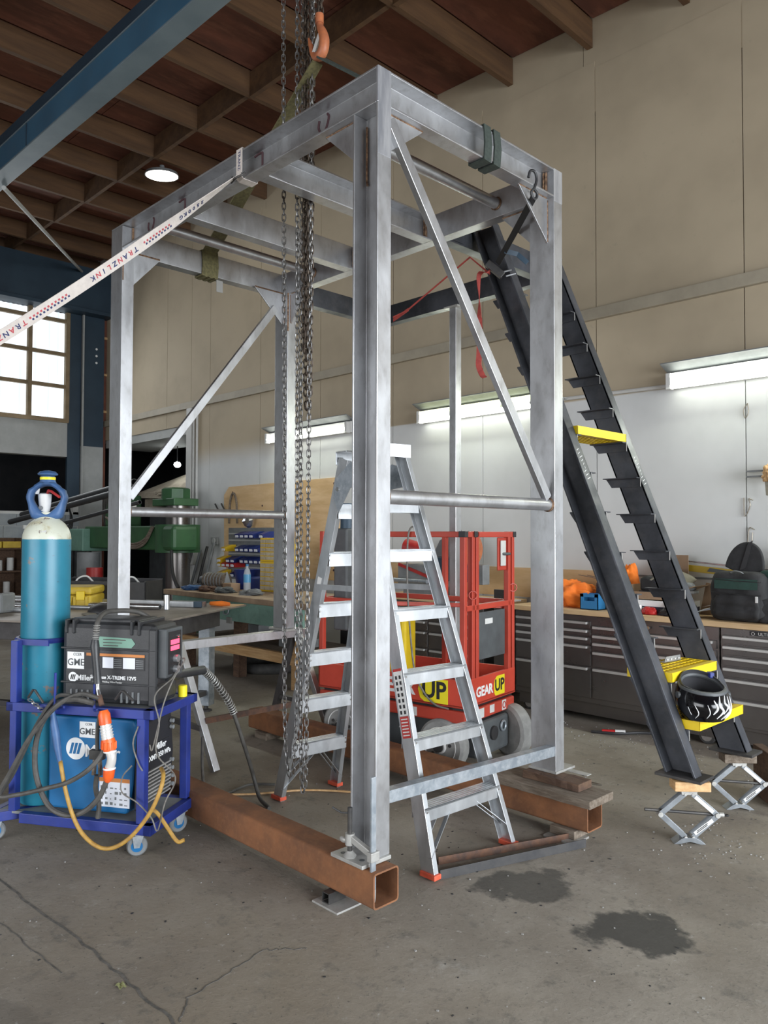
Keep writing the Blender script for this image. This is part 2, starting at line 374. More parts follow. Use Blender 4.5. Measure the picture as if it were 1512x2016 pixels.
# painted gas cylinder: blue body, white shoulder, chips
nt, N, L, b = nodes_of('cylinder_paint')
tc = N.new('ShaderNodeTexCoord'); P_ = tc.outputs['Object']; sp = N.new('ShaderNodeSeparateXYZ'); L.new(P_, sp.inputs[0])
bl = mx(N, L, rng(N, L, nz(N, L, P_, 5, 4), .35, .7), (.022,.205,.300), (.016,.165,.250))
wh = mx(N, L, rng(N, L, nz(N, L, P_, 9, 6), .45, .66), (.60,.62,.52), (.36,.29,.12))
c = mx(N, L, rng(N, L, mth(N, L, 'ADD', sp.outputs['Z'], mth(N, L, 'MULTIPLY', nz(N, L, P_, 20, 3), .008)), 1.452, 1.458), bl, wh)
ch = rng(N, L, nz(N, L, P_, 8, 7, .75), .605, .64)
c = mx(N, L, ch, c, (.19,.15,.13))
mp = N.new('ShaderNodeMapping'); mp.inputs['Scale'].default_value = (30, 30, 90); L.new(P_, mp.inputs[0])
c = mx(N, L, rng(N, L, nz(N, L, mp.outputs[0], 1, 4), .68, .72, 0, .8), c, (.03,.05,.07))
L.new(c, b.inputs['Base Color']); b.inputs['Roughness'].default_value = .38

# ================================================================== the setting
YW = 3.873; XE = -11.0; ZR = 5.73
def zj(x): return 5.73-.035*x                      # underside of the roof joists
fl = struct(MB().box(-16, 9, -9, 9, -.12, 0).ob('floor', 'concrete'))
_j = lambda pts, wd: MB().strap([(x, y, .0006) for x, y in pts], (0.7, 0.7, 0), wd, .0012).ob('joint', 'joint_fill', fl)
def crack(pts, wd, seed):
    random.seed(seed); out = []
    for (a, b_) in zip(pts, pts[1:]):
        n = 14
        for i in range(n):
            t = i/n; out.append((a[0]+(b_[0]-a[0])*t+random.uniform(-.006,.006), a[1]+(b_[1]-a[1])*t+random.uniform(-.006,.006)))
    return _j(out+[pts[-1]], wd)
crack([(-3.5,-1.02),(-1.3,-.962),(-.5,-.916),(.08,-.912),(1.6,-.88)], .010, 3)
crack([(-1.5,-1.16),(-.94,-1.085),(-.43,-1.05)], .005, 5)
crack([(.08,-.90),(-.01,-.817),(-.078,-.474),(.02,-.36)], .005, 6)
# back wall: backing, boards, capping strip
wb = struct(MB().box(-8.07, 7.5, YW+.02, YW+.2, 0, 6.6).box(XE-.5, -8.07, YW+.02, YW+.2, 3.115, 6.6).ob('wall_back', 'white_paint'))
xs = [-8.07+.0]+[-7.55+1.252*i for i in range(13)]
xs = [-8.07]+[x for x in [-0.03+1.252*i for i in range(-6, 7)] if x > -7.9]
for a, b_ in zip(xs, xs[1:]):
    MB().box(a+.004, b_-.004, YW, YW+.02, 0.0, 5.56-.05*(a+.6)*.9).ob('panel', 'wall_board', wb)
for a, b_ in ((XE-.2, -10.05), (-10.05, -8.8), (-8.8, -8.07)):
    MB().box(a+.004, b_-.004, YW, YW+.02, 3.115, 6.0).ob('panel', 'wall_board', wb)
for i in range(8):
    a = -11+2.4*i
    MB().box(a+.003, a+2.397, YW+.004, YW+.02, 5.2, 6.6).ob('fascia_panel', 'wall_board', wb)
struct(MB().box(XE, 7.5, YW-.045, YW+.0, 3.35, 3.45).ob('trim_1', 'cream_trim', bevel=.003))
# opening left of the back wall, dark store behind
struct(MB().box(-8.12, -7.98, YW-.05, YW+.2, 0, 3.35).ob('trim_2', 'white_paint', bevel=.004))
struct(MB().box(XE, -8.1, YW+.02, YW+.9, 2.98, 3.12).ob('trim_3', 'grey_paint'))
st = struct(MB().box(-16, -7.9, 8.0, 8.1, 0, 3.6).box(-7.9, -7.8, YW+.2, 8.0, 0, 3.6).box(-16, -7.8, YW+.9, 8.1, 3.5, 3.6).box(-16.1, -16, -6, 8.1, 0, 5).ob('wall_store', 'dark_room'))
for k, x in enumerate((-7.93, -7.84)):
    tag(MB().cyl((x, YW-.03, 1.25), (x, YW-.03, 3.34), .018, n=10).ob('conduit', 'white_paint', smooth=True), ('white wall conduit nearest the dark doorway','white wall conduit on the right of the pair by the doorway')[k], 'conduit', 'wall conduits')
sw = thing('switch_box', 'pale isolator box on the wall below the two conduits', 'switch box', (-7.86, YW, 1.15))
MB().box(-7.97, -7.80, YW-.09, YW-.002, 1.02, 1.30).ob('body', 'white_paint', sw, bevel=.008); MB().box(-7.965, -7.805, YW-.10, YW-.088, 1.17, 1.295).ob('lid', 'white', sw, bevel=.006)
so = thing('wall_socket', 'small pale wall socket left of the plywood board', 'socket', (-7.37, YW, 1.38))
MB().box(-7.45, -7.29, YW-.02, YW-.001, 1.325, 1.43).ob('plate', 'grey_paint', so, bevel=.004); MB().cyl((-7.37, YW-.021, 1.378), (-7.37, YW-.032, 1.378), .038, n=18).ob('outlet', 'white', so, True)
# end wall (x = XE): block wall, opening, band, window, header, column
we = struct(MB().box(XE-.2, XE, -9, YW, 0, 1.84).box(XE-.2, XE, -9, YW, 2.78, 3.36).box(XE-.2, XE, 3.33, YW, 1.8, 3).box(XE-.2, XE, -9, -3.4, 3.3, 6.6).ob('wall_end', 'white_paint'))
bm = MB().box(0, .39, 0, .02, 0, .19).mesh('block', 'block_wall')
for r_ in range(9):
    for k in range(15):
        y0 = 3.2-k*.4-(.2 if r_ % 2 else 0)
        o = share('block', bm, we, (XE+.02, y0, .003+r_*.2), (0, 0, R(90)), (1, 1, 1), .004)
struct(MB().box(XE, XE+.05, -6, 3.36, 2.775, 3.36).ob('trim_4', 'grey_paint'))
hd = thing('header_beam', 'dark navy steel header beam above the end window', 'beam', (XE, 0, 5.2)); hd['kind'] = 'structure'
MB().box(XE, XE+.22, -6.5, YW-.01, 5.30, 6.05).ob('web', 'navy', hd); MB().box(XE, XE+.34, -6.5, YW-.01, 5.24, 5.30).ob('bottom_flange', 'navy', hd, bevel=.005)
cl = thing('wall_column', 'wide dark blue steel column with three bolt holes, white lower part, beside the end window', 'column', (XE, 3.6, 0)); cl['kind'] = 'structure'
MB().box(XE, XE+.1, 3.42, 3.80, 2.98, 5.24).ob('upper_face', 'navy', cl); MB().box(XE, XE+.1, 3.42, 3.80, 0, 2.98).ob('lower_face', 'grey_paint', cl)
MB().box(XE+.09, XE+.14, 3.405, 3.43, 1.9, 5.24).ob('flange_edge', 'grey_paint', cl)
for z in (4.69, 4.57, 4.45): MB().cyl((XE+.1, 3.66, z), (XE+.104, 3.66, z), .02, n=14).ob('bolt_hole', 'white_bright', cl)
struct(MB().box(XE+.0, XE+.06, 3.19, 3.405, 2.0, 5.24).ob('trim_5', 'navy'))
br = struct(MB().box(XE+.001, XE+.03, 3.80, YW, 0, 5.24).ob('wall_brown', 'brown_wall'))
for z in (3.6, 4.25, 4.9): MB().box(XE+.03, XE+.06, 3.80, YW-.001, z, z+.04).ob('batten', 'wood_new', br)
wn = thing('window_1', 'tall timber window with translucent corrugated panes in the end wall', 'window', (XE, 1.6, 3.4)); wn['kind'] = 'structure'
zz = [3.42, 3.97, 4.52, 5.10, 5.24]; 
ys = [3.19-.62*k for k in range(9)]
corr = lambda y0, y1, z0, z1: MB().grid(lambda u, v: (XE-.03+.012*math.sin(u*(y1-y0)/.076*6.283), y0+(y1-y0)*u, z0+(z1-z0)*v), 40, 1)
for k in range(8):
    for (z0, z1) in ((3.42,3.97),(3.97,4.52),(4.52,5.09),(5.09,5.24)) if k != 2 else ((3.42,4.13),(4.13,5.02),(5.02,5.24)):
        corr(ys[k+1], ys[k], z0, z1).ob('pane', 'pane', wn, True)
        if z0 > 3.5: MB().box(XE-.01, XE+.05, ys[k+1], ys[k], z0-.03, z0+.03).ob('glazing_bar', 'win_timber', wn)
    MB().box(XE-.01, XE+.07, ys[k]-.045, ys[k]+.02, 3.38, 5.24).ob('mullion', 'win_timber', wn)
MB().box(XE-.01, XE+.08, ys[8], 3.2, 3.35, 3.42).ob('sill', 'win_timber', wn)
# far closing walls so that the hall reads closed from the sides
struct(MB().box(-16, -5, -9.1, -8.9, 0, 6.6).box(5, 9, -9.1, -8.9, 0, 6.6).box(-5, 5, -9.1, -8.9, 4.6, 6.6).ob('wall_front', 'grey_paint'))
struct(MB().box(8.4, 8.6, -9, -4, 0, 6.6).box(8.4, 8.6, 4.2, 9, 0, 6.6).box(8.4, 8.6, -4, 4.2, 4.6, 6.6).ob('wall_right', 'grey_paint'))
# roof: deck panels on joists with rows of blocking
ce = struct(MB().prism([(-16.5, zj(-16.5)+.30), (9, zj(9)+.30), (9, zj(9)+.36), (-16.5, zj(-16.5)+.36)], (0, -9.2, 0), (1,0,0), (0,0,1), (0, 18.5, 0)).ob('ceiling', 'deck'))
JX = [3.9, 3.02, 2.15, 1.28, .415, -.455, -1.33, -2.19, -3.16, -4.22, -5.22, -6.20, -7.16, -8.16, -9.22, -10.30, -11.3]
JX = [7.4, 6.5, 5.6, 4.75]+JX
for x in JX:
    MB().box(x-.027, x+.027, -9, YW-.001, zj(x), zj(x)+.25).ob('joist', 'joist', ce)
random.seed(11)
for x0, x1 in zip(JX[1:], JX):
    for y in (2.26, -.35, -3.1, -5.9):
        z = (zj(x0)+zj(x1))/2
        MB().box(x0+.028, x1-.028, y-.024, y+.024, z, z+.249).ob('blocking', 'joist', ce)
    yy = -9.0
    off = random.choice((0, .6, 1.2))
    edges = [-9.0]+[e for e in [-8.6+off+2.4*i for i in range(6)] if e < 3.4]+[YW]
    for e0, e1 in zip(edges, edges[1:]):
        za, zb = zj(x0)+.26, zj(x1)+.26
        MB().prism([(x0+.03, za), (x1-.03, zb), (x1-.03, zb+.035), (x0+.03, za+.035)], (0, e0+.004, 0), (1,0,0), (0,0,1), (0, e1-e0-.008, 0)).ob('deck_panel', 'deck', ce)
# blue crane beam
bb = thing('blue_beam', 'large blue steel beam crossing overhead at top left', 'beam', (-6, .47, 4.97)); bb['kind'] = 'structure'
def bbp(y0, y1, z0, z1, n_, m_):
    yo = lambda x: .025*(x+4); xa, xb = -10.9, 6
    MB().prism([(y0+yo(xa), 4.97+z0), (y1+yo(xa), 4.97+z0), (y1+yo(xa), 4.97+z1), (y0+yo(xa), 4.97+z1)], (xa, 0, 0), (0,1,0), (0,0,1), (xb-xa, yo(xb)-yo(xa), 0)).ob(n_, m_, bb, bevel=.004)
bbp(.40, .575, 0, .016, 'bottom_flange', 'beam_sheen'); bbp(.402, .573, .016, .225, 'web', 'blue_beam'); bbp(.395, .58, .225, .237, 'mid_flange', 'beam_sheen'); bbp(.44, .54, .237, .40, 'upper_web', 'navy')
MB().box(-4.99, -4.975, .37, .40, 4.985, 5.19).ob('stiffener', 'navy', bb)
for x in (-2.35, -1.75, -9.6): MB().box(x-.07, x+.07, .42+.025*(x+4), .54+.025*(x+4), 5.36, zj(x)+.02).ob('hanger', 'blue_beam', bb)
rd = MB().cyl((-5.95, .50, 4.95), (-10.9, 3.40, 5.98), .022, n=10).ob('brace_rod', 'grey_paint', smooth=True)
tag(rd, 'thin pale brace rod slanting from the blue beam to the end wall', 'rod')
Z_ = V((0,0,1))
# round bay lamp
lp = thing('bay_lamp', 'round lit high bay lamp under the roof joists', 'lamp', (-6.35, 2.44, 5.84))
ax = V((.06, -.07, 1)).normalized(); lo_ = V((-6.35, 2.44, 5.84))
MB().lathe([(.08, .055), (.19, .035), (.205, .0)], lo_, ax, 32).ob('housing', 'mid_grey', lp, True)
MB().lathe([(.005, -.016), (.12, -.013), (.185, -.003), (.197, .003)], lo_, ax, 32).ob('lens', 'lamp_lit', lp, True)
MB().cyl(lo_+Z_*.05, lo_+Z_*.125, .03, n=10).ob('stem', 'mid_grey', lp, True)
# fluorescent battens on the back wall
def batten(x0, x1, z, label, tubes):
    t = thing('fluorescent_light', label, 'light', ((x0+x1)/2, YW, z), group='fluorescent battens on the back wall')
    MB().box(x0, x1, YW-.06, YW-.001, z-.01, z+.12).ob('body', 'white', t, bevel=.004)
    MB().prism([(0, 0), (.15, .06), (.15, .068), (0, .008)], (x0-.03, YW-.002, z+.12), (0,-1,0), (0,0,1), (x1-x0+.06, 0, 0)).ob('hood', 'mid_grey', t)
    for e in (x0+.02, x1-.02): MB().box(e-.02, e+.02, YW-.12, YW-.06, z-.02, z+.11).ob('lamp_holder', 'white', t, bevel=.004)
    for dz, m_ in tubes: MB().cyl((x0+.04, YW-.105, z+dz), (x1-.04, YW-.105, z+dz), .019, n=12).ob('tube', m_, t, True)
    for fx in (.3, .72): MB().cyl((x0+(x1-x0)*fx, YW-.061, z+.05), (x0+(x1-x0)*fx, YW-.068, z+.05), .012, n=10).ob('clip', 'mid_grey', t)
    d = bpy.data.lights.new('batten_glow', 'AREA'); d.shape = 'RECTANGLE'; d.size = x1-x0-.1; d.size_y = .03; d.energy = 16; d.color = (.93, 1, .85)
    o = bpy.data.objects.new('batten_glow', d); COL.objects.link(o); o.parent = t; o.matrix_parent_inverse = t.matrix_basis.inverted(); o.location = ((x0+x1)/2, YW-.14, z+.03); o.rotation_euler = (R(-55), 0, 0)
batten(-.60, 1.25, 2.655, 'double fluorescent light batten on the wall at the right edge', ((.0, 'tube_lit'), (.085, 'tube_lit')))
batten(-3.32, -1.85, 2.655, 'double fluorescent light batten on the wall behind the leaning brace', ((.0, 'tube_lit'), (.085, 'tube_yellow')))
batten(-6.02, -4.42, 2.665, 'fluorescent light batten on the wall behind the hanging chains', ((.03, 'tube_lit'),))
cd_ = MB().cyl((-1.85, YW-.02, 2.70), (-.62, YW-.02, 2.68), .016, n=8).ob('conduit', 'white_paint', smooth=True)
tag(cd_, 'horizontal conduit along the wall joining the two right light battens', 'conduit', 'wall conduits')
# plywood boards on the back wall
pb = MB().prism([(-6.98,.93),(-7.1,1.05),(-7.12,2.02),(-7.0,2.13),(-4.66,2.15),(-4.66,.93)], (0, YW-.02, 0), (1,0,0), (0,0,1), (0, .018, 0)).ob('plywood_board', 'ply')
tag(pb, 'large plywood sheet with rounded corners fixed on the wall behind the green bench', 'board')
for q, (x, z) in enumerate([(-6.9,2.05),(-5.8,2.08),(-4.75,2.08),(-4.75,1.5),(-6.9,1.5),(-6.2,1.85),(-5.75,1.72),(-5.75,1.1),(-4.75,1.05)]):
    MB().cyl((x, YW-.02, z), (x, YW-.023, z), .014, n=10).ob('knot', 'marker', pb)
o = MB().box(-4.6, -1.12, YW-.02, YW-.002, .9, 1.17).ob('splashback_board', 'ply_thin'); tag(o, 'low plywood splashback along the wall behind the scissor lift', 'board')
MB().box(-1.75, 3.5, YW-.006, YW-.001, 1.135, 1.150).ob('trim_6', 'mid_grey')['kind'] = 'structure'
# ================================================================== the fabricated steel frame
L_, H, WC, D, FL = 2.406, 3.379, 1.262, .150, .0767
fr = thing('steel_gantry', 'tall raw steel gantry of welded channel columns and beams standing on rusty beams', 'frame', (-1.2, .67, .2))
X, Y, Z = V((1,0,0)), V((0,1,0)), V((0,0,1))
S = 'raw_steel'
ZB, ZB3, ZB2 = .205, .278, .80
# column near the camera, open to the front
MB().channel((-D, FL, ZB), Z*(H-D-ZB), D, FL, X, -Y).ob('column', S, fr, bevel=.002)
MB().box(-.011, 0, 0, FL, H-D, H).ob('column_cap', 'ground_steel', fr, bevel=.002)
MB().channel((-L_, 0, ZB2), Z*(H-.012-ZB2), D, FL, X, Y).ob('column', S, fr, bevel=.002)
MB().channel((-D, WC, ZB3), Z*(H-ZB3), D, FL, X, Y).ob('column', S, fr, bevel=.002)
MB().channel((-L_, WC, ZB2), Z*(H-ZB2), D, FL, X, Y).ob('column', S, fr, bevel=.002)
MB().box(-.0005, .0012, WC, WC+FL, H-.17, H-.001).ob('ground_patch', 'ground_steel', fr)
MB().box(-.0005, .0012, .002, FL-.002, H-.36, H-.001).ob('ground_patch', 'ground_steel', fr)
# beams
fb = MB().channel((-L_+D, FL, H-D), X*(L_-D-.012), D, FL, Z, -Y); fb.box(-L_, -L_+D, 0, FL, H-.010, H)
fb = fb.ob('front_beam', S, fr, bevel=.002)
MB().channel((-FL, FL, H-D), Y*(WC-FL), D, FL, Z, X).ob('end_beam', S, fr, bevel=.002)
MB().channel((-L_+FL, FL, H-D), Y*(WC-FL), D, FL, Z, -X).ob('end_beam', S, fr, bevel=.002)
MB().channel((-L_+D, WC, H-D), X*(L_-2*D), D, FL, Z, Y).ob('back_beam', S, fr, bevel=.002)
MB().channel((-.925, FL, H-D), Y*(WC-FL), D, FL, Z, X).ob('cross_beam', S, fr, bevel=.002)
MB().channel((-1.555, FL, H-D), Y*(WC-FL), D, FL, Z, -X).ob('cross_beam', S, fr, bevel=.002)
for x, z, r_ in ((-1.965, H-.075, .030), (-.37, H-.075, .030), (-.040, 1.634, .0305), (-L_+D-.040, 1.615, .0305)):
    pp = MB().cyl((x, FL-.004, z), (x, WC, z), r_, n=24).ob('pipe', S, fr, True)
    for y in (FL+.004, WC-.004): MB().ring((x, y, z), (0,1,0), r_+.002, .005, 24, 6).ob('weld', 'weld_bead', pp, True)
# diagonal braces
def flat(p0, p1, wid, th, nrm): return MB().bar(p0, p1, th, wid, V(p1)-V(p0) if False else V(nrm).cross(V(p1)-V(p0)))
MB().bar((-.030, .092, 3.195), (-.030, 1.235, 1.665), .030, .050, V((1,0,0)).cross(V((0,1.143,-1.53)))).ob('brace', 'raw_steel', fr, bevel=.002)
MB().bar((-L_+D-.045, .085, 1.70), (-L_+D-.036, 1.175, 3.108), .030, .050, V((1,0,0)).cross(V((0,1.09,1.408)))).ob('brace', 'raw_steel', fr, bevel=.002)
lb = MB().prism([(0,0),(.048,0),(.048,.05),(.044,.05),(.044,.004),(0,.004)], (-.052, FL+.002, .452), X, -Z, Y*(WC-FL-.003)+Z*-.046)
lb.ob('tie_angle', 'galv', fr, bevel=.001)
# gusset plates with weld beads
def gusset(c, h, v, sh, sv, n):
    c, h, v, n = V(c), V(h), V(v), V(n)
    g_ = MB().prism([(0,0),(sh,0),(0,sv)], c-n*.005, h, v, n*.010).ob('gusset', S, fr, bevel=.001)
    MB().tube([c+h*.01, c+h*(sh-.005)], .008, 6).ob('weld', 'weld_bead', g_, True)
    MB().tube([c+v*.01, c+v*(sv-.005)], .008, 6).ob('weld', 'weld_bead', g_, True)
zg = H-D
gusset((-D, .045, zg), -X, -Z, .225, .20, Y)
gusset((-.042, FL, zg), Y, -Z, .235, .18, X)
gusset((-.042, WC, zg), -Y, -Z, .255, .235, X)
gusset((-D, WC+.04, zg), -X, -Z, .21, .21, Y)
gusset((-L_+D-.045, FL, zg), Y, -Z, .20, .22, X)
gusset((-L_+D-.045, WC, zg), -Y, -Z, .26, .245, X)
gusset((-L_+D, WC+.03, zg), X, -Z, .20, .22, Y)
# weld lines at beam ends
for (x, y) in ((-.925+.008, WC), (-1.555, WC), (-FL+.008, WC)):
    for k in (0, 1): MB().tube([(x+.010+k*.014, y-.004, H-D+.012), (x+.010+k*.014, y-.004, H-.012)], .006, 6).ob('weld', 'weld_bead', fr, True)
MB().tube([(-L_+D+.006, .066, H-D+.01), (-L_+D+.006, .066, H-.014)], .006, 6).ob('weld', 'weld_bead', fr, True)
MB().tube([(-L_+D+.003, .005, 3.19), (-L_+D+.003, .005, 3.03)], .004, 6).ob('weld', 'weld_bead', fr, True)
MB().tube([(-L_+D, WC+.004, zg), (-L_+D, WC+.004, 2.95)], .006, 6).ob('weld', 'weld_bead', fr, True)
for xx in (-D+.022, -.016): MB().tube([(xx, .060, 3.19), (xx, .060, 2.96), (xx+.004, .060, 2.94)], .005, 6).ob('weld', 'weld_bead', fr, True)
# base plates
MB().box(-.175, .012, -.083, .075, .190, .205).ob('base_plate', 'plate_dusty', fr, bevel=.002)
for x, y in ((-.135, -.05), (-.03, -.045)): MB().cyl((x, y, .2048), (x, y, .2058), .011, n=14).ob('bolt_hole', 'dark_grey', fr)
MB().box(-.16, .01, WC-.01, WC+.165, .268, .280).ob('base_plate', 'plate_dusty', fr, bevel=.002)
MB().box(-L_-.03, -L_+D+.04, -.03, .12, .785, .80).ob('base_plate', 'plate_dusty', fr, bevel=.002)
MB().box(-L_-.03, -L_+D+.04, WC-.02, WC+.12, .785, .80).ob('base_plate', 'plate_dusty', fr, bevel=.002)
# marker strokes on the front beam web
yb = FL-.0085
def stroke(pts): MB().tube(cat_rom([(x, FL-.0085, z) for x, z in pts], 4), .006, 6).ob('marker_stroke', 'marker', fr)
for ux in (-.42, -2.02): stroke([(ux-.032, H-.035), (ux-.036, H-.070), (ux-.012, H-.100), (ux+.016, H-.085), (ux+.034, H-.04), (ux+.024, H-.022)])
for ux in (-.89, -1.63): stroke([(ux, H-.105), (ux, H-.06), (ux, H-.022)]); stroke([(ux, H-.022), (ux-.03, H-.018), (ux-.065, H-.022)])

# ------------------------------------------------------------------ rusty hollow beams and packers
def rhs(name, label, x0, x1, y0, y1, z0, z1):
    o = MB(); t = .007; n = 5
    def rr(a0, a1, b0, b1, r_):
        P = []
        for cx, cy, st in ((a1-r_, b1-r_, 0), (a0+r_, b1-r_, 1), (a0+r_, b0+r_, 2), (a1-r_, b0+r_, 3)):
            P += [(cx+r_*math.cos((st+k/n)*math.pi/2), cy+r_*math.sin((st+k/n)*math.pi/2)) for k in range(n+1)]
        return P
    A = rr(y0, y1, z0, z1, .016); B = rr(y0+t, y1-t, z0+t, z1-t, .010); m = len(A)
    vs = [(x0, *p) for p in A]+[(x1, *p) for p in A]+[(x0, *p) for p in B]+[(x1, *p) for p in B]; fs = []
    for i in range(m):
        j = (i+1) % m
        fs += [(i, i+m, j+m, j), (2*m+i, 2*m+j, 3*m+j, 3*m+i), (i+m, 3*m+i, 3*m+j, j+m), (i, j, 2*m+j, 2*m+i)]
    o.add(vs, fs); o = o.ob(name, 'rust', None, True, ang=50); return tag(o, label, 'beam', 'rusty hollow beams')
rhs('hollow_beam', 'rusty square hollow beam on the floor under the nearest column', -2.15, .066, -.0746, .0615, .050, .187)
rhs('hollow_beam', 'rusty square hollow beam under the far columns behind the ladder', -2.60, .225, 1.186, 1.322, .050, .187)
def plank(name, label, cat, x0, x1, y0, y1, z0, z1, mat, rz=0, bevel=.004, jit=.004):
    c = V(((x0+x1)/2, (y0+y1)/2, z0)); hx, hy, h = (x1-x0)/2, (y1-y0)/2, z1-z0
    random.seed(hash(label) % 999 if False else len(label)); m_ = MB(); n = 10
    def ringp(i):
        xx = -hx+2*hx*i/n; j_ = lambda: random.uniform(-jit, jit)
        return [V((xx, -hy+j_(), 0)), V((xx, hy+j_(), 0)), V((xx, hy+j_(), h+j_()*.4)), V((xx, -hy+j_(), h+j_()*.4))]
    rs = [ringp(i) for i in range(n+1)]; m_.add([p for r_ in rs for p in r_], [(i*4+k, i*4+4+k, i*4+4+(k+1) % 4, i*4+(k+1) % 4) for i in range(n) for k in range(4)]+[(0,1,2,3), (4*n+3,4*n+2,4*n+1,4*n)])
    o = m_.ob(name, mat, None, bevel=bevel); o.location = c; o.rotation_euler = (0,0,rz); return tag(o, label, cat)
plank('timber_plank', 'weathered grey timber plank lying on top of the far rusty beam', 'timber', -.50, .275, 1.125, 1.345, .188, .228, 'wood_old')
plank('timber_block', 'dark brown timber packer between plank and far right column', 'timber', -.16, .17, 1.20, 1.32, .229, .267, 'wood_dark', bevel=.003)
o = MB().box(-.14, .13, 1.345, 1.385, .2675, .272).ob('steel_strip', 'plate_dusty', bevel=.001); tag(o, 'thin loose steel strip sticking out under the far right column base', 'steel strip')
o = MB().box(-.24, -.085, -.125, .005, 0, .008).ob('packer_plate', 'plate_dusty', bevel=.001); tag(o, 'square steel packer plate on the floor under the near rusty beam', 'steel plate')
o = MB().prism([(0,0),(.042,0),(.042,.042),(0,.042),(0,.004),(.004,.038),(.038,.038),(.038,.004),(.004,.004),(0,.0035)], (-.20, -.105, .008), X, Z, Y*.09).ob('packer_tube', 'dark_steel', bevel=.001); tag(o, 'short square steel tube packing up the near rusty beam', 'steel tube')
o = MB().box(.02, .19, 1.12, 1.26, 0, .010).ob('packer_plate', 'plate_dusty', bevel=.001); o.rotation_euler = (0, 0, 0); tag(o, 'steel packer plate on the floor under the end of the far rusty beam', 'steel plate')
MB().box(.03, .17, 1.16, 1.30, .010, .050).ob('packer_timber', 'wood_old', bevel=.003); tag(bpy.data.objects['packer_timber'], 'grey timber packer under the end of the far rusty beam', 'timber')
MB().box(-2.5, -2.36, 1.17, 1.30, 0, .050).ob('packer_timber', 'wood_old', bevel=.003); tag(bpy.data.objects['packer_timber.001'], 'timber packer under the left end of the far rusty beam', 'timber')
MB().box(-1.95, -1.8, -.09, .03, 0, .05).ob('packer_timber', 'wood_old', bevel=.003); tag(bpy.data.objects['packer_timber.002'], 'timber packer hidden behind the welding cart under the near rusty beam', 'timber')
# two angle bars at the ladder foot
def angle(name, label, p0, p1, w_, h_, t_, mat):
    p0, p1 = V(p0), V(p1); d = p1-p0; s_ = V((d.y, -d.x, 0)).normalized()
    o = MB().prism([(0,0),(w_,0),(w_,t_),(t_,t_),(t_,h_),(0,h_)], p0, -s_, Z, d).ob(name, mat, bevel=.001); return tag(o, label, 'steel angle', 'loose angle bars')
angle('angle_bar', 'dark steel angle bar lying on the floor, front one of the two', (-.012, .395, 0), (.240, 1.150, 0), .05, .040, .005, 'dark_bar')
angle('angle_bar', 'rusty brown angle bar lying on the floor behind the dark one', (-.115, .50, 0), (.150, 1.190, 0), .05, .035, .005, 'old_rust')
# F clamp holding the base plate
cp = thing('bar_clamp', 'steel bar clamp holding the base plate to the near rusty beam', 'clamp', (.045, -.04, .2))
MB().box(.035, .045, -.065, -.041, .10, .545).ob('bar', 'galv', cp, bevel=.001)
MB().tube(cat_rom([(.04,-.053,.12),(.04,-.053,.085),(.03,-.053,.06),(.005,-.053,.055),(-.008,-.053,.075),(-.008,-.053,.10)], 5), .011, 8).ob('hook_jaw', 'plate_dusty', cp, True)
MB().bar((.045,-.053,.245), (-.085,-.060,.285), .020, .026).box(.028, .055, -.075, -.030, .225, .262).ob('sliding_arm', 'plate_dusty', cp, bevel=.003)
MB().cyl((-.085,-.06,.225), (-.085,-.06,.40), .0095, n=12).ob('screw', 'dark_steel', cp, True)
MB().cyl((-.085,-.06,.255), (-.085,-.06,.300), .019, n=14).ob('nut', 'plate_dusty', cp, True)
MB().lathe([(.024,.0),(.026,.008),(.018,.016),(.012,.026)], (-.085,-.06,.206), (0,0,1), 16).ob('swivel_pad', 'plate_dusty', cp, True)
MB().tube([(-.085,-.06,.378), (-.11,-.085,.380), (-.145,-.10,.395)], .004, 8).ob('tommy_bar', 'dark_steel', cp, True)
for sx in (-1, 1): MB().blob((-.085+sx*.03, -.06+sx*.008, .268), .022, .008, .012).ob('wing', 'plate_dusty', cp, True)
# ================================================================== landing frame (mill scale black)
B = 'black_steel'
ld = thing('landing_frame', 'black steel landing frame bolted behind the tall raw frame on one post', 'frame', (-1.6, 2.4, 0))
YL = 2.36
MB().channel((-.775, WC+FL+.002, H-D), Y*(YL-WC-FL-.002), D, FL, Z, -X).ob('beam', B, ld, bevel=.002)
MB().channel((-L_+.03, WC+FL+.002, H-D), Y*(YL-WC-FL-.002), D, FL, Z, -X).ob('beam', B, ld, bevel=.002)
MB().channel((-L_-.04, YL, H-D), X*(L_+.04-.70), D, FL, Z, Y).ob('beam', B, ld, bevel=.002)
ps = MB().box(-1.665, -1.600, YL+.005, YL+.07, .012, H-D-.012).ob('post', S, ld, bevel=.003)
MB().box(-1.70, -1.565, YL-.02, YL+.095, H-D-.012, H-D).ob('cap_plate', 'plate_dusty', ps); MB().box(-1.71, -1.555, YL-.04, YL+.11, 0, .012).ob('foot_plate', 'plate_dusty', ps)
MB().box(-.776, -.768, 1.36, 1.46, H-D+.01, H-.01).ob('end_cleat', B, ld)
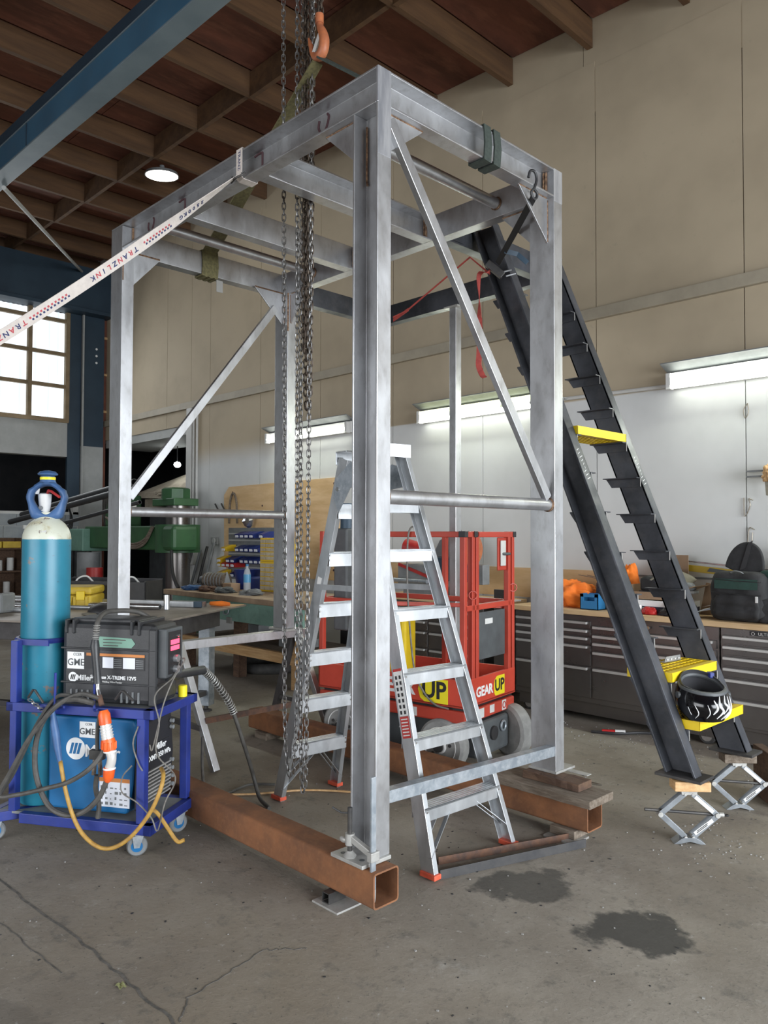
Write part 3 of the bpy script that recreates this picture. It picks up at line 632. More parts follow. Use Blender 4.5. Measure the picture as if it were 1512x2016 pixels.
# ================================================================== staircase
st = thing('staircase', 'steep black steel stair with channel stringers and a few yellow grating treads', 'stairs', (.5, 1.9, .3))
xr = lambda z: .600-.40*(z-.30)
Z0, Z1, HW = .316, 3.365, .155
def stringer(yweb, dr):
    o = MB()
    q = lambda a, b_: [(a(Z0), Z0), (b_(Z0), Z0), (b_(Z1), Z1), (a(Z1), Z1)]
    y0, y1 = sorted((yweb, yweb+dr*.007)); o.prism(q(lambda z: xr(z)-HW, xr), (0, y0, 0), X, Z, Y*(y1-y0))
    y0, y1 = sorted((yweb, yweb+dr*.075))
    o.prism(q(lambda z: xr(z)-.012, xr), (0, y0, 0), X, Z, Y*(y1-y0)); o.prism(q(lambda z: xr(z)-HW, lambda z: xr(z)-HW+.012), (0, y0, 0), X, Z, Y*(y1-y0))
    s_ = o.ob('stringer', B, st, bevel=.002)
    yc = yweb+dr*.035
    MB().box(xr(Z0)-HW-.035, xr(Z0)+.04, yc-.075, yc+.075, .302, .316).ob('foot_plate', 'dark_steel', s_, bevel=.002)
    return s_
stringer(1.620, -1); stringer(2.180, 1)
ZT = [.523+.2165*k for k in range(13)]
def bracket(z, yweb, dr):
    x1 = .354-.409*(z-.956)-.004; x0 = x1-.222; y0, y1 = sorted((yweb, yweb+dr*.05)); m_ = MB().box(x0, x1, y0, y1, z-.006, z)
    y0, y1 = sorted((yweb, yweb+dr*.006)); m_.prism([(x0+.035, z-.056), (x1, z-.056), (x1, z-.006), (x0, z-.006)], (0, y0, 0), X, Z, Y*(y1-y0))
    b_ = m_.ob('tread_bracket', B, st)
    MB().tube([(x1+.002, yweb+dr*.006, z-.054), (x1+.001, yweb+dr*.004, z-.004)], .003, 6).ob('weld', 'chip', b_)
for z in ZT[:12]: bracket(z, 2.180, -1); bracket(z, 1.620, 1)
def tread(z, ex=0, dep=.222):
    x1 = .354-.409*(z-.956)-.002+ex; x0 = x1-dep; t = .046; m_ = MB(); ya, yb_ = 1.632, 2.168
    nx, ny = 5, 13
    for i in range(nx+1):
        x = x0+.006+(x1-.040-x0-.006)*i/nx; m_.box(x-.0045, x+.0045, ya, yb_, z+.001, z+t)
    for j in range(ny+1):
        y = ya+.005+(yb_-ya-.010)*j/ny; m_.box(x0, x1-.01, y-.0045, y+.0045, z+.001, z+t-.001)
    m_.box(x1-.034, x1, ya-.004, yb_+.004, z+.001, z+t+.002); m_.box(x0-.002, x0+.004, ya-.004, yb_+.004, z+.001, z+t)
    m_.box(x0, x1, ya-.005, ya+.001, z+.001, z+t); m_.box(x0, x1, yb_-.001, yb_+.005, z+.001, z+t)
    return m_.ob('tread', 'yellow', st, label='yellow moulded grating tread')
tread(ZT[0], .050, .262); tread(ZT[1], 0, .24); tread(ZT[7])
for y_ in (1.58, 2.215):
    random.seed(8)
    for k in range(9): z_ = 1.78+.02*k; MB().bar((xr(z_)+.001, y_+random.uniform(-.02,.0), z_), (xr(z_+.012)+.001, y_+random.uniform(.0,.02), z_+.012), .004, .0012, (1,0,.4)).ob('chalk_mark', 'stairs_chalk', st)
# steel hole plate lying on the second tread
zt = ZT[1]+.0485
hp = MB(); hp.prism([(0,0),(.02,.03),(.16,.03),(.165,0)], (.27, 1.90, zt), V((.10,.99,0)).normalized(), Z, V((-.004,0,0))); hp.prism([(0,0),(.165,0),(.165,.03),(0,.03)], (.27, 1.90, zt), V((.10,.99,0)).normalized(), V((-1,.1,0)).normalized(), Z*.003)
hp = hp.ob('slotted_bracket', 'alloy'); tag(hp, 'small drilled steel bracket lying on the second yellow tread', 'bracket')
for k in range(4): MB().cyl((.275+.01*k*.4, 1.925+.036*k, zt+.015), (.279+.01*k*.4, 1.925+.036*k, zt+.015), .005, n=8).ob('hole', 'white_bright', hp)
# welding helmet resting on the lowest tread
hc = V((.556, 1.715, ZT[0]+.0490))
hm = thing('welding_helmet', 'glossy black welding helmet with white tribal graphics on the lowest yellow tread', 'helmet', hc)
M('helmet_black', (.004,.004,.005), None, rough=.12); M('helmet_inner', (.04,.04,.045), None, rough=.6)
fd = V((.75,-.66,0)).normalized(); sd = V((fd.y,-fd.x,0))*-1      # face direction, side direction
def shell(a, h, k=1.0):
    t = h/.19; w_ = .72+.50*math.sin(math.pi*(.10+.62*min(1, t)))-.20*t*t
    rx, ry = .118*w_*k, .112*w_*k
    if math.cos(a) > .45: rx *= 1+.08*(1-abs(t-.35))
    return hc+fd*(rx*math.cos(a))+sd*(ry*math.sin(a))+Z*(.002+h*.86+.030*max(0,-math.cos(a))*t-.022*math.cos(a)*t)
MB().grid(lambda u, v: shell(2*math.pi*u, .19*v), 40, 10).ob('shell', 'helmet_black', hm, True, ang=60)
MB().grid(lambda u, v: shell(-2*math.pi*u, .19*v, .955), 40, 10).ob('lining', 'helmet_inner', hm, True, ang=60)
MB().tube([shell(2*math.pi*k/40, .19, .985) for k in range(40)], .004, 8, True).ob('rim', 'black_plastic', hm, True)
MB().grid(lambda u, v: shell(2*math.pi*u, .0+.001*v, 1-v), 40, 2).ob('crown', 'helmet_black', hm, True)
MB().tube([shell(2*math.pi*k/40, .150, .86)+Z*.022 for k in range(40)], .011, 6, True).ob('headband', 'dark_grey', hm, True)
MB().obox(shell(2.3,.16,.9)+Z*.03, sd*.012, fd*.02, Z*.014).ob('ratchet_knob', 'cart_blue', hm, bevel=.004)
for a in (1.5, -1.5): MB().cyl(shell(a,.135,.97), shell(a,.135,1.07), .017, n=16).ob('pivot_knob', 'dark_grey', hm, True)
def deco(pts, w0):
    P = [shell(a, h, 1.012) for a, h in pts]; n = len(P)
    MB().tube(cat_rom(P, 5), w0, 6, rs=[w0*(.25+math.sin(math.pi*min(1,(i+.5)/(5*(n-1)+1)))) for i in range(5*(n-1)+1)]).ob('graphic', 'white_bright', hm)
for pts, w0 in (([(.95,.15),(.80,.10),(.95,.05),(.75,.02)], .0045), ([(.70,.16),(.62,.11),(.72,.06),(.60,.02)], .004), ([(.55,.17),(.40,.13),(.55,.10),(.35,.06)], .004), ([(.25,.17),(.15,.12),(.30,.08),(.10,.03)], .005), ([(-.05,.15),(.05,.10),(-.10,.06)], .0045),
                ([(.85,.08),(.55,.05),(.35,.02)], .003), ([(-.30,.12),(-.22,.07),(-.32,.03)], .002), ([(-.75,.11),(-.62,.06),(-.78,.02)], .0018), ([(-1.0,.09),(-.9,.04)], .0015)): deco(pts, w0)
# ================================================================== scissor jacks and blocks
def jack(cx, cy, label, blabel, bx):
    rv = V((.735,.678,0)); nv = V((-.678,.735,0)); c = V((cx, cy, 0))
    j = thing('scissor_jack', label, 'jack', c, 0, 'scissor jacks under the stair')
    P = lambda a, z, n_=0: c+rv*a+Z*z+nv*n_
    lw, hb, ht, hm_ = .135, .030, .235, .135
    MB().prism([(-.075,0),(-.045,.022),(-.028,.030),(.028,.030),(.045,.022),(.075,0),(.05,.0),(0,.012),(-.05,0)], P(0,0,-.032), rv, Z, nv*.064).ob('base', 'jack_grey', j, bevel=.001)
    MB().prism([(-.04,0),(.04,0),(.035,-.02),(-.035,-.02)], P(0,ht+.018,-.028), rv, Z, nv*.056).ob('saddle', 'plate_dusty', j, bevel=.001)
    for s_ in (-1, 1):
        for n_ in (-.020, .020):
            MB().bar(P(s_*.018,hb,n_), P(s_*lw,hm_,n_), .004, .025, nv.cross(P(s_*lw,hm_)-P(s_*.018,hb))).ob('arm', 'jack_grey', j, bevel=.001)
            MB().bar(P(s_*.018,ht,n_*.8), P(s_*lw,hm_,n_*.8), .004, .025, nv.cross(P(s_*lw,hm_)-P(s_*.018,ht))).ob('arm', 'jack_grey', j, bevel=.001)
        for z in (hb, ht): MB().cyl(P(s_*.018,z,-.030), P(s_*.018,z,.030), .007, n=10).ob('pivot_pin', 'plate_dusty', j, True)
        MB().cyl(P(s_*lw,hm_,-.026), P(s_*lw,hm_,.026), .012, n=12).ob('trunnion', 'plate_dusty', j, True)
    MB().bar(P(.024,.048,-.0235), P(.110,.114,-.0235), .001, .018, nv.cross(P(.11,.114)-P(.024,.048))).ob('label_sticker', 'white', j)
    MB().bar(P(.03,.222,-.019), P(.115,.150,-.019), .001, .018, nv.cross(P(.115,.15)-P(.03,.222))).ob('label_sticker', 'white', j)
    for q in (-.004, .004): MB().bar(P(.034,.056+q,-.0242), P(.085,.095+q,-.0242), .0008, .0035, nv.cross(P(.11,.114)-P(.024,.048))).ob('text_line', 'label_black', j)
    MB().cyl(P(-.205,.152), P(.145,.133), .0075, n=10).ob('screw', 'dark_steel', j, True)
    MB().cyl(P(.148,.133), P(.17,.132), .011, n=10).ob('thrust_nut', 'plate_dusty', j, True)
    MB().ring(P(.182,.131), Z, .010, .004, 14, 6).ob('crank_eye', 'dark_steel', j, True)
    for q in range(1):
        b_ = MB().obox(P(bx,.275), rv*.085, nv*.045, Z*.0225).ob('wood_block', 'wood_new' if blabel[0] == 'f' else 'wood_old', bevel=.003); tag(b_, blabel, 'wood block')
    return j
jack(.545, 1.565, 'galvanised scissor jack under the front stair stringer', 'fresh pine block between front jack and stair foot', .012)
jack(.53, 2.215, 'galvanised scissor jack under the rear stair stringer', 'weathered timber block between rear jack and stair foot', 0)
o = MB().obox((.60, 2.46, .14), (.02,.02,0), (-.09,.10,0), (0,0,.14)).ob('timber_prop', 'wood_dark', bevel=.004); tag(o, 'dark timber offcut standing behind the rear jack', 'timber')
# ================================================================== step ladder
A = 'alloy'
la = thing('step_ladder', 'double sided aluminium step ladder with red feet standing under the frame', 'ladder', (-.6, .63, 0))
FLp, FRp, BLp, BRp = (V((-.050,.362,.005)), V((-.545,.435,1.89))), (V((-.028,.914,.005)), V((-.505,.665,1.89))), (V((-1.298,.483,.005)), V((-.715,.450,1.86))), (V((-1.266,.894,.005)), V((-.680,.655,1.86)))
def rail(e, inward, wd=.075, fl_=.028):
    p0, p1 = e; d = p1-p0; ix = V((0, inward, 0)); ix = (ix-d*ix.dot(d)/d.length_squared).normalized(); wv = ix.cross(d).normalized()
    return MB().channel(p0-wv*wd/2, d, wd, fl_, wv, ix, .0035, .0035).ob('rail', A, la, bevel=.001)
rl = rail(FLp, 1); rail(FRp, -1); rail(BLp, 1, .07); rail(BRp, -1, .07)
at = lambda e, z: e[0]+(e[1]-e[0])*((z-e[0].z)/(e[1].z-e[0].z))
def step(eL, eR, z, depth, hgt, nm='step'):
    a, b_ = at(eL, z), at(eR, z); d = b_-a; n_ = V((d.y, -d.x, 0)).normalized(); m_ = MB(); a = a+d.normalized()*.004; d = d-d.normalized()*.008
    m_.obox(a+d/2+Z*-.004, d/2, n_*depth/2, Z*.004)
    for s_ in (-1, 1): m_.obox(a+d/2+n_*s_*(depth/2-.002)-Z*hgt/2, d/2, n_*.002, Z*hgt/2)
    for k in range(5): m_.obox(a+d/2+n_*(-depth/2+depth*(k+.5)/5), d/2, n_*.004, Z*.002)
    s_ = m_.ob(nm, A, la)
    rv_ = MB()
    for e in (a+d*.02, a+d*.98):
        for zz_ in (-.015, -.04): rv_.cyl(e+n_*(depth/2)+Z*zz_, e+n_*(depth/2+.004)+Z*zz_, .005, n=8)
    rv_.ob('rivets', 'chrome', s_, kind='stuff'); return s_
for z in (.285, .570, .850, 1.130, 1.405, 1.640): step(FLp, FRp, z, .085, .055)
for z in (.33, .590, .850, 1.115, 1.385, 1.630): step(BLp, BRp, z, .070, .072, 'rear_step')
for e, ang_ in ((FLp, 0), (FRp, 0), (BLp, 0), (BRp, 0)):
    MB().obox(e[0]+V((0, .012 if e in (FLp, BLp) else -.012, .012)), (.044,0,0), (0,.022,0), (0,0,.011)).ob('foot', 'foot_red', la, bevel=.003)
# caps, hinges, spreaders, braces
def cap(e0, e1, s_):
    a, b_ = e0[1], e1[1]; d = b_-a; n_ = V((d.y,-d.x,0)).normalized()*s_
    MB().obox((a+b_)/2+Z*.035+n_*.0, d/2+d.normalized()*.015, n_*.05, Z*.004).obox((a+b_)/2+n_*.048+Z*.005, d/2+d.normalized()*.015, n_*.0025, Z*.034).ob('top_cap', A, la, bevel=.002)
cap(FLp, FRp, 1); cap(BLp, BRp, -1)
for e0, e1, s_ in ((FLp, BLp, -1), (FRp, BRp, 1)):
    a, b_ = at(e0, 1.78), at(e1, 1.70); off = V((0, s_*.006, 0))
    h_ = MB().prism([(0,.03),(.5,.10),(1,.06),(1.08,-.03),(.9,-.12),(.5,-.03),(.1,-.05)], a+off, b_-a, Z, off*.7).ob('hinge_plate', 'galv', la, bevel=.001)
    for t in (.12, .92): MB().cyl(a+(b_-a)*t+off, a+(b_-a)*t+off*2.6, .011, n=10).ob('bolt', 'chrome', h_, True)
    p, q = at(e0, 1.215), at(e1, 1.205)
    MB().bar(p+off, q+off, .004, .028).ob('spreader', 'alloy', la)
for eL, eR, z1, z0, s_ in ((FLp, FRp, .28, .09, 1), (BLp, BRp, .30, .07, -1)):
    a, b_ = at(eL, z1), at(eR, z1); d = (b_-a).normalized(); n_ = V((d.y,-d.x,0))
    for q in (-1, 1):
        MB().bar(at(eL, z0)+n_*q*.03, a+d*.17+n_*q*.03-Z*.03, .003, .020, n_).ob('foot_brace', A, la)
        MB().bar(at(eR, z0)+n_*q*.03, b_-d*.17+n_*q*.03-Z*.03, .003, .020, n_).ob('foot_brace', A, la)
def on_rail(e, inward, z, hgt, wid, mat, nm, off=.004, sh=0):
    p = at(e, z); d = (e[1]-e[0]).normalized(); ix = V((0, inward, 0)); ix = (ix-d*ix.dot(d)).normalized(); wv = ix.cross(d).normalized()
    MB().obox(p-ix*off*-1*0-ix*.0012+wv*sh, d*hgt/2, wv*wid/2, ix*.0008).ob(nm, mat, la); return p-ix*.0022+wv*sh, d, wv, ix
p, d, wv, ix = on_rail(FLp, 1, .76, .20, .052, 'white', 'warning_label')
for i in range(7):
    for k in (-1, 1): MB().obox(p+d*(-.085+.026*i)+wv*k*.012-ix*.0004, d*.008, wv*.006, ix*.0003).ob('pictogram', 'label_black', la)
MB().obox(p+d*.104, d*.006, wv*.026, ix*.0006).ob('warning_label', 'label_red', la)
p, d, wv, ix = on_rail(FLp, 1, .615, .095, .052, 'label_red', 'warning_label')
for i in range(6): MB().obox(p+d*(-.035+.014*i)-ix*.0003, d*.0025, wv*.020, ix*.0003).ob('text_line', 'white', la)
on_rail(BLp, 1, 1.235, .04, .03, 'white', 'rating_label')
# ================================================================== scissor lift
G = 'orange_red'
sl_ = thing('scissor_lift', 'red push-around scissor lift with guard rails and white hubs behind the ladder', 'lift', (-.84, 1.555, 0))
x0, x1, y0, y1 = -2.03, -.84, 1.555, 2.225
MB().box(x0+.06, x1-.06, y0+.10, y1-.10, .07, .31).ob('chassis', 'dark_grey', sl_, bevel=.01)
MB().box(x0, x1, y0+.01, y1-.01, .31, .388).ob('lower_deck', G, sl_, bevel=.012)
MB().box(x0+.03, x1-.03, y0+.03, y1-.03, .388, .408).ob('gap_shadow', 'black', sl_)
MB().box(x0+.0, x1, y0, y1, .408, .428).ob('platform_floor', G, sl_, bevel=.004)
for (a0, a1, b0, b1) in ((x0, x1, y0, y0+.018), (x0, x1, y1-.018, y1), (x0, x0+.018, y0, y1), (x1-.018, x1, y0, y1)):
    MB().box(a0, a1, b0, b1, .412, .580).ob('toe_board', 'gear_red', sl_, bevel=.004)
rt = .022
def post(x, y, z0=.428, z1=1.50, s_=.036): return MB().box(x-s_/2, x+s_/2, y-s_/2, y+s_/2, z0, z1).ob('post', G, sl_, bevel=.004)
def railb(p, q, s_=.036): 
    return MB().bar(p, q, s_, s_).ob('guard_rail', G, sl_, bevel=.004)
for (x, y) in ((x1-.02, y0+.02), (x1-.02, y0+.115), (x1-.02, y1-.02), (x0+.5, y0+.02), (x0+.02, y0+.02), (x0+.02, y1-.02), (x1-.55, y1-.02)): post(x, y)
post(x1-.02, y0+.165); post(x1-.02, y1-.075)
for z in (1.48, 1.02):
    railb((x0+.02 if z < 1.4 else x0+.48, y0+.02, z), (x1-.02, y0+.02, z)) if z > 1.4 else None
    railb((x0+.02, y1-.02, z), (x1-.02, y1-.02, z)); railb((x1-.02, y0+.02, z), (x1-.02, y1-.02, z)); railb((x0+.02, y0+.02, z), (x0+.02, y1-.02, z))
railb((x0+.02, y0+.02, 1.02), (x0+.5, y0+.02, 1.02)); railb((x0+.5, y0+.02, 1.02), (x1-.02, y1-.02, .99), .028)
for y in (y0+.02, y0+.14, y1-.005): MB().box(x1-.045, x1+.004, y-.02, y+.02, 1.462, 1.5).ob('end_cap', 'black', sl_, bevel=.003)
MB().box(x1-.028, x1-.016, y1-.21, y1-.09, 1.24, 1.46).ob('latch_plate', G, sl_, bevel=.01); MB().box(x1-.012, x1-.004, y1-.19, y1-.12, 1.27, 1.44).ob('latch_gap', 'white_paint', sl_, bevel=.006)
MB().cyl((x1-.01, y1-.17, 1.35), (x1+.012, y1-.10, 1.35), .010, n=10).ob('latch_bolt', 'dark_grey', sl_, True)
MB().box(x1-.03, x1-.026, y0+.19, y1-.10, .68, .98).ob('kick_panel', 'dark_grey', sl_)
MB().box(x1-.0258, x1-.0250, y0+.30, y0+.40, .90, .935).ob('tape', 'white', sl_)
for (x, y, z) in ((x1+.0, y0+.10, 1.10), (x1, y1-.03, 1.12)): MB().ring((x, y, z), (.7,-.7,0), .026, .004, 18, 6).ob('lock_ring', G, sl_, True)
# decals
MB().prism([(0,.075),(0,-.0),(.30,0),(.30,.15),(.03,.15),(.012,.13),(0,.075)] if False else [(.05,0),(.225,0),(.225,.15),(.05,.15),(.018,.13),(0,.075),(.018,.02)], (-1.185, y0-.0008, .422), X, Z, Y*.0008).ob('decal', 'yellow_sign', sl_)
text('UP', .15, 'label_black', sl_, (-1.065, y0-.0016, .497), X, Z, bold=.004)
text('GEAR', .130, 'white_bright', sl_, (-1.375, y0-.0016, .497), X, Z, bold=.004)
yy = y0+.30
MB().prism([(.02,0),(.145,0),(.145,.125),(.04,.125),(.012,.105),(0,.0625),(.005,.02)], (x1+.0008, y0+.37, .43), Y, Z, -X*.0008).ob('decal', 'yellow_sign', sl_)
text('UP', .105, 'label_black', sl_, (x1+.0014, y0+.445, .492), Y, Z, bold=.003)
text('GEAR', .085, 'white_bright', sl_, (x1+.0014, y0+.245, .485), Y, Z, bold=.003)
for (b0, z_, w_, h_, m_) in ((.16,.315,.10,.07,'white'), (.335,.325,.06,.06,'white'), (.50,.315,.055,.075,'white')):
    MB().box(x1, x1+.001, y0+b0-.02, y0+b0-.02+w_, z_+.005, z_+h_-.005).ob('sticker', m_, sl_)
MB().ring((x1+.0012, y0+.5075, .3525), X, .020, .004, 16, 6).ob('no_entry_mark', 'label_red', sl_)
for (a0, z_, w_, h_) in ((-1.25,.32,.05,.055), (-1.95,.32,.05,.055)): MB().box(a0, a0+w_, y0-.0006+.01, y0+.01, z_, z_+h_).ob('sticker', 'white', sl_)
text('AY', .07, 'white', sl_, (-1.36, y0+.099, .22), X, Z)
# wheels
def wheel(x, y, r_, nrm):
    n_ = V(nrm); c = V((x, y, r_))
    t = MB().lathe([(r_*.62,-.045),(r_*.9,-.048),(r_,-.035),(r_,.035),(r_*.9,.048),(r_*.62,.045)], c, n_, 32).ob('tyre', 'tyre_grey', sl_, True)
    h_ = MB().lathe([(r_*.72,.040),(r_*.70,.049),(r_*.60,.040),(r_*.30,.040),(r_*.26,.058),(r_*.05,.062)], c, n_, 32).ob('hub', 'white', sl_, True)
    MB().cyl(c+n_*.055, c+n_*.072, r_*.22, n=18).ob('axle_cap', 'dark_steel', h_, True)
    b_ = MB()
    q = n_.orthogonal().normalized(); q2 = n_.cross(q)
    for k in range(5): p = c+(q*math.cos(k*1.2566)+q2*math.sin(k*1.2566))*r_*.45; b_.cyl(p+n_*.038, p+n_*.052, .011, n=8)
    b_.ob('wheel_nuts', 'dark_steel', h_, kind='stuff')
wheel(x1-.17, y0+.03, .165, (0,-1,0)); wheel(x0+.22, y0+.03, .165, (0,-1,0)); wheel(x0+.22, y1-.03, .165, (0,1,0))
MB().lathe([(.09,-.05),(.15,-.055),(.17,-.04),(.17,.04),(.15,.055),(.09,.05)], (x1+.0, y1-.06, .17), (.35,.93,0), 32).ob('tyre', 'tyre_grey', sl_, True)
MB().box(x1-.10, x1+.015, y0+.13, y1-.12, .075, .295).ob('caster_housing', 'dark_grey', sl_, bevel=.02)
MB().cyl((x1+.015, y0+.33, .205), (x1+.03, y0+.33, .205), .045, n=20).ob('hub_motor', 'black', sl_, True)
MB().ring((x1+.025, y0+.45, .23), X, .030, .008, 18, 8).ob('tie_down_eye', 'galv', sl_, True)
for (b0, z_, m_) in ((.20,.12,'white'), (.19,.075,'yellow_sign')): MB().box(x1+.0152, x1+.016, y0+b0, y0+b0+.06, z_, z_+.03).ob('sticker', m_, sl_)
# control box, hose
cb = MB().box(x0+.05, x0+.17, y0+.10, y0+.26, .80, 1.52).ob('mast_cover', 'dark_grey', sl_, bevel=.012)
MB().cyl((x0+.11, y0+.18, 1.52), (x0+.11, y0+.18, 1.70), .05, n=14).ob('mast_top', 'navy', sl_, True)
tg = MB().box(-1.50, -1.36, y0+.10, y0+.24, .43, .93).ob('foam_float', 'yellow', sl_, bevel=.02)
LROT = Matrix.Translation(V((x1,y0,0))) @ Matrix.Rotation(R(9), 4, 'Z') @ Matrix.Translation(V((-x1,-y0,0)))
sl_.matrix_basis = LROT @ sl_.matrix_basis
# coiled cable hung on the lift rail
cc = [(-1.52, y0-.01, 1.51)]+[(-1.52+.05*math.sin(k*.9), y0-.012-.004*(k % 3), 1.51-.03*k) for k in range(1, 18)]
pts = [LROT @ V(p) for p in cat_rom([(-1.17,y0+.05,1.49),(-1.20,y0-.01,1.53),(-1.25,y0-.015,1.48),(-1.26,y0-.015,1.2),(-1.24,y0-.015,.9),(-1.20,y0-.02,.62),(-1.14,y0-.02,.50),(-1.05,y0-.02,.42),(-.95,y0-.01,.40)], 8)]
o = MB().tube(pts, .006, 8).ob('hanging_cable', 'cable_grey', smooth=True); tag(o, 'thin brown cable looped over the lift top rail hanging down its side', 'cable')
# ================================================================== tool cabinets with drawers
def cabinet(name, label, xa, xb, cols, ztop, front=3.32):
    t = thing(name, label, 'tool cabinet', ((xa+xb)/2, 3.6, 0), group='stainless tool cabinets')
    MB().box(xa, xb, front+.012, YW-.03, .15, ztop).ob('body', 'stainless', t, bevel=.004)
    MB().box(xa+.02, xb-.02, front+.04, YW-.06, .055, .15).ob('plinth', 'stainless', t)
    for (c0, c1, rows) in cols:
        for (z0_, z1_) in rows:
            d_ = MB().box(c0+.006, c1-.006, front, front+.012, z0_+.005, z1_-.005).ob('drawer', 'stainless', t, bevel=.002)
            if z1_-z0_ > .03: MB().box(c0+.012, c1-.03, front-.022, front, z1_-.030, z1_-.010).ob('handle', 'handle_alu', d_, bevel=.003)
    for x in (xa+.11, xb-.11):
        w_ = MB().lathe([(.03,-.02),(.055,-.022),(.06,-.012),(.06,.012),(.055,.022),(.03,.02)], (x, front+.07, .06), (0,1,0), 20).ob('caster', 'rubber', t, True)
        MB().cyl((x, front+.048, .06), (x, front+.043, .06), .04, n=10).ob('rim', 'chrome', w_, True)
    return t
r5 = [(.19,.42),(.42,.56),(.56,.625),(.625,.69),(.69,.755),(.755,.82)]
c1 = cabinet('tool_cabinet', 'long stainless drawer cabinet behind the stairs', -1.75, -.02, [(-1.74,-1.02,[(.19,.44),(.44,.61),(.61,.675),(.675,.735),(.735,.80)]), (-1.01,-.56,[(.19,.44),(.44,.57),(.57,.64),(.64,.70),(.70,.77)]), (-.55,-.03,[(.19,.44),(.44,.52),(.52,.60),(.60,.68),(.68,.75)])], .838)
c2 = cabinet('tool_cabinet', 'dark stainless drawer cabinet at the right edge behind the backpack', -.012, 1.8, [(0,.93,[(.17,.36),(.36,.50),(.50,.575),(.575,.65),(.65,.725),(.725,.795)]), (.94,1.79,[(.17,.44),(.44,.6),(.6,.795)])], .838)
MB().box(.19, .40, 3.3192-.008, 3.320, .79+.012, .83).ob('badge', 'label_black', c2, bevel=.001); text('ULTIMATE', .030, 'handle_alu', c2, (.315, 3.3108, .815), X, Z)
MB().ring((.213, 3.311, .815), Y, .010, .002, 14, 5).ob('badge_ring', 'handle_alu', c2)
c3 = cabinet('tool_cabinet', 'grey drawer cabinet seen through the scissor lift', -3.4, -2.1, [(-3.39,-2.76,[(.19,.40),(.40,.56),(.56,.66),(.66,.78)]), (-2.74,-2.11,[(.19,.40),(.40,.56),(.56,.66),(.66,.78)])], .838)
MB().cyl((-.53, 3.308, .79), (-.53, 3.295, .79), .012, n=10).ob('lock', 'chrome', c1, True)
wt = MB().box(-1.78, 1.85, 3.285, YW-.022, .842, .882).ob('worktop', 'pine_top', bevel=.004); tag(wt, 'long pine worktop running over the tool cabinets', 'worktop')
wt2 = MB().box(-3.45, -2.0, 3.285, YW-.022, .842, .882).ob('worktop', 'pine_top', bevel=.004); tag(wt2, 'pine worktop carrying the drop saw behind the lift', 'worktop')
o = MB().box(-1.96, -1.80, 3.30, 3.34, 0, 1.0).ob('stainless_sheet', 'stainless', bevel=.002); tag(o, 'upright stainless sheet left of the tool cabinet behind the lift', 'sheet')
# --- things on the pine worktop
TZ = .8825
def cloth(name, label, cat, c, rx, ry, rz, mat, seed, amp=.28, group=None):
    random.seed(seed); ph = [random.uniform(0, 6.28) for _ in range(9)]
    fn = lambda d: 1+amp*(.5*math.sin(4*d.x+ph[0]+3*d.z)+.4*math.sin(5*d.y+ph[1]-4*d.z)+.35*math.sin(9*d.x-7*d.y+ph[2])+.25*math.sin(13*d.z+8*d.y+ph[3])+.30*abs(math.sin(11*d.x+9*d.z+ph[4]+2*math.sin(5*d.y)))+.25*abs(math.sin(14*d.y-10*d.z+ph[5]+2*math.sin(6*d.x)))-.3)
    m_ = MB().blob(c, rx, ry, rz, 56, 36, fn); zmin = c[2]-rz*.55; m_.v = [(x, y, max(z, zmin)) for x, y, z in m_.v]
    m_.v = [(x, y, z-(zmin-(c[2]-rz*.55))) for x, y, z in m_.v]
    o = m_.ob(name, mat, None, True, ang=80); return tag(o, label, cat, group)
cloth('hivis_jacket', 'crumpled orange high visibility jacket at the left end of the worktop', 'jacket', (-1.27, 3.55, TZ+.075), .17, .14, .135, 'hivis', 4)
vest = thing('hivis_vest', 'navy and orange work vest standing beside the blue crate', 'vest', (-.93, 3.62, TZ))
cloth('x', 'x', 'x', (-.98, 3.58, TZ+.11), .13, .10, .20, 'navy_cloth', 9, .15); _o = bpy.data.objects['x']; _o.name = 'navy_body'; fin(_o, vest); del _o['label'], _o['category']
cloth('x', 'x', 'x', (-.85, 3.60, TZ+.12), .09, .09, .22, 'hivis', 12, .2); _o = bpy.data.objects['x']; _o.name = 'orange_panel'; fin(_o, vest); del _o['label'], _o['category']
bxx = thing('blue_crate', 'small open blue plastic crate beside the orange jacket', 'crate', (-1.06, 3.42, TZ))
m_ = MB(); a0, a1, b0, b1, h_ = -1.14, -.98, 3.36, 3.48, .125
m_.box(a0,a1,b0,b1,TZ,TZ+.006); m_.box(a0,a0+.006,b0,b1,TZ,TZ+h_); m_.box(a1-.006,a1,b0,b1,TZ,TZ+h_); m_.box(a0,a1,b1-.006,b1,TZ,TZ+h_)
m_.box(a0,a1,b0,b0+.006,TZ,TZ+.07); m_.box(a0,a0+.03,b0,b0+.006,TZ+.07,TZ+h_); m_.box(a1-.03,a1,b0,b0+.006,TZ+.07,TZ+h_); m_.box(a0,a1,b0,b0+.006,TZ+h_-.025,TZ+h_); m_.ob('walls', 'box_blue', bxx)
for k in range(2):
    o = MB().tube(cat_rom([(-1.30+.08*k,3.60,TZ+.26),(-1.15+.05*k,3.62,TZ+.235),(-1.02+.02*k,3.58,TZ+.19)], 5), .004, 6).ob('wire_offcut', 'wire', smooth=True); tag(o, ('longer bent wire offcut sticking up over the orange jacket','shorter bent wire offcut sticking up over the orange jacket')[k], 'wire', 'wire offcuts')
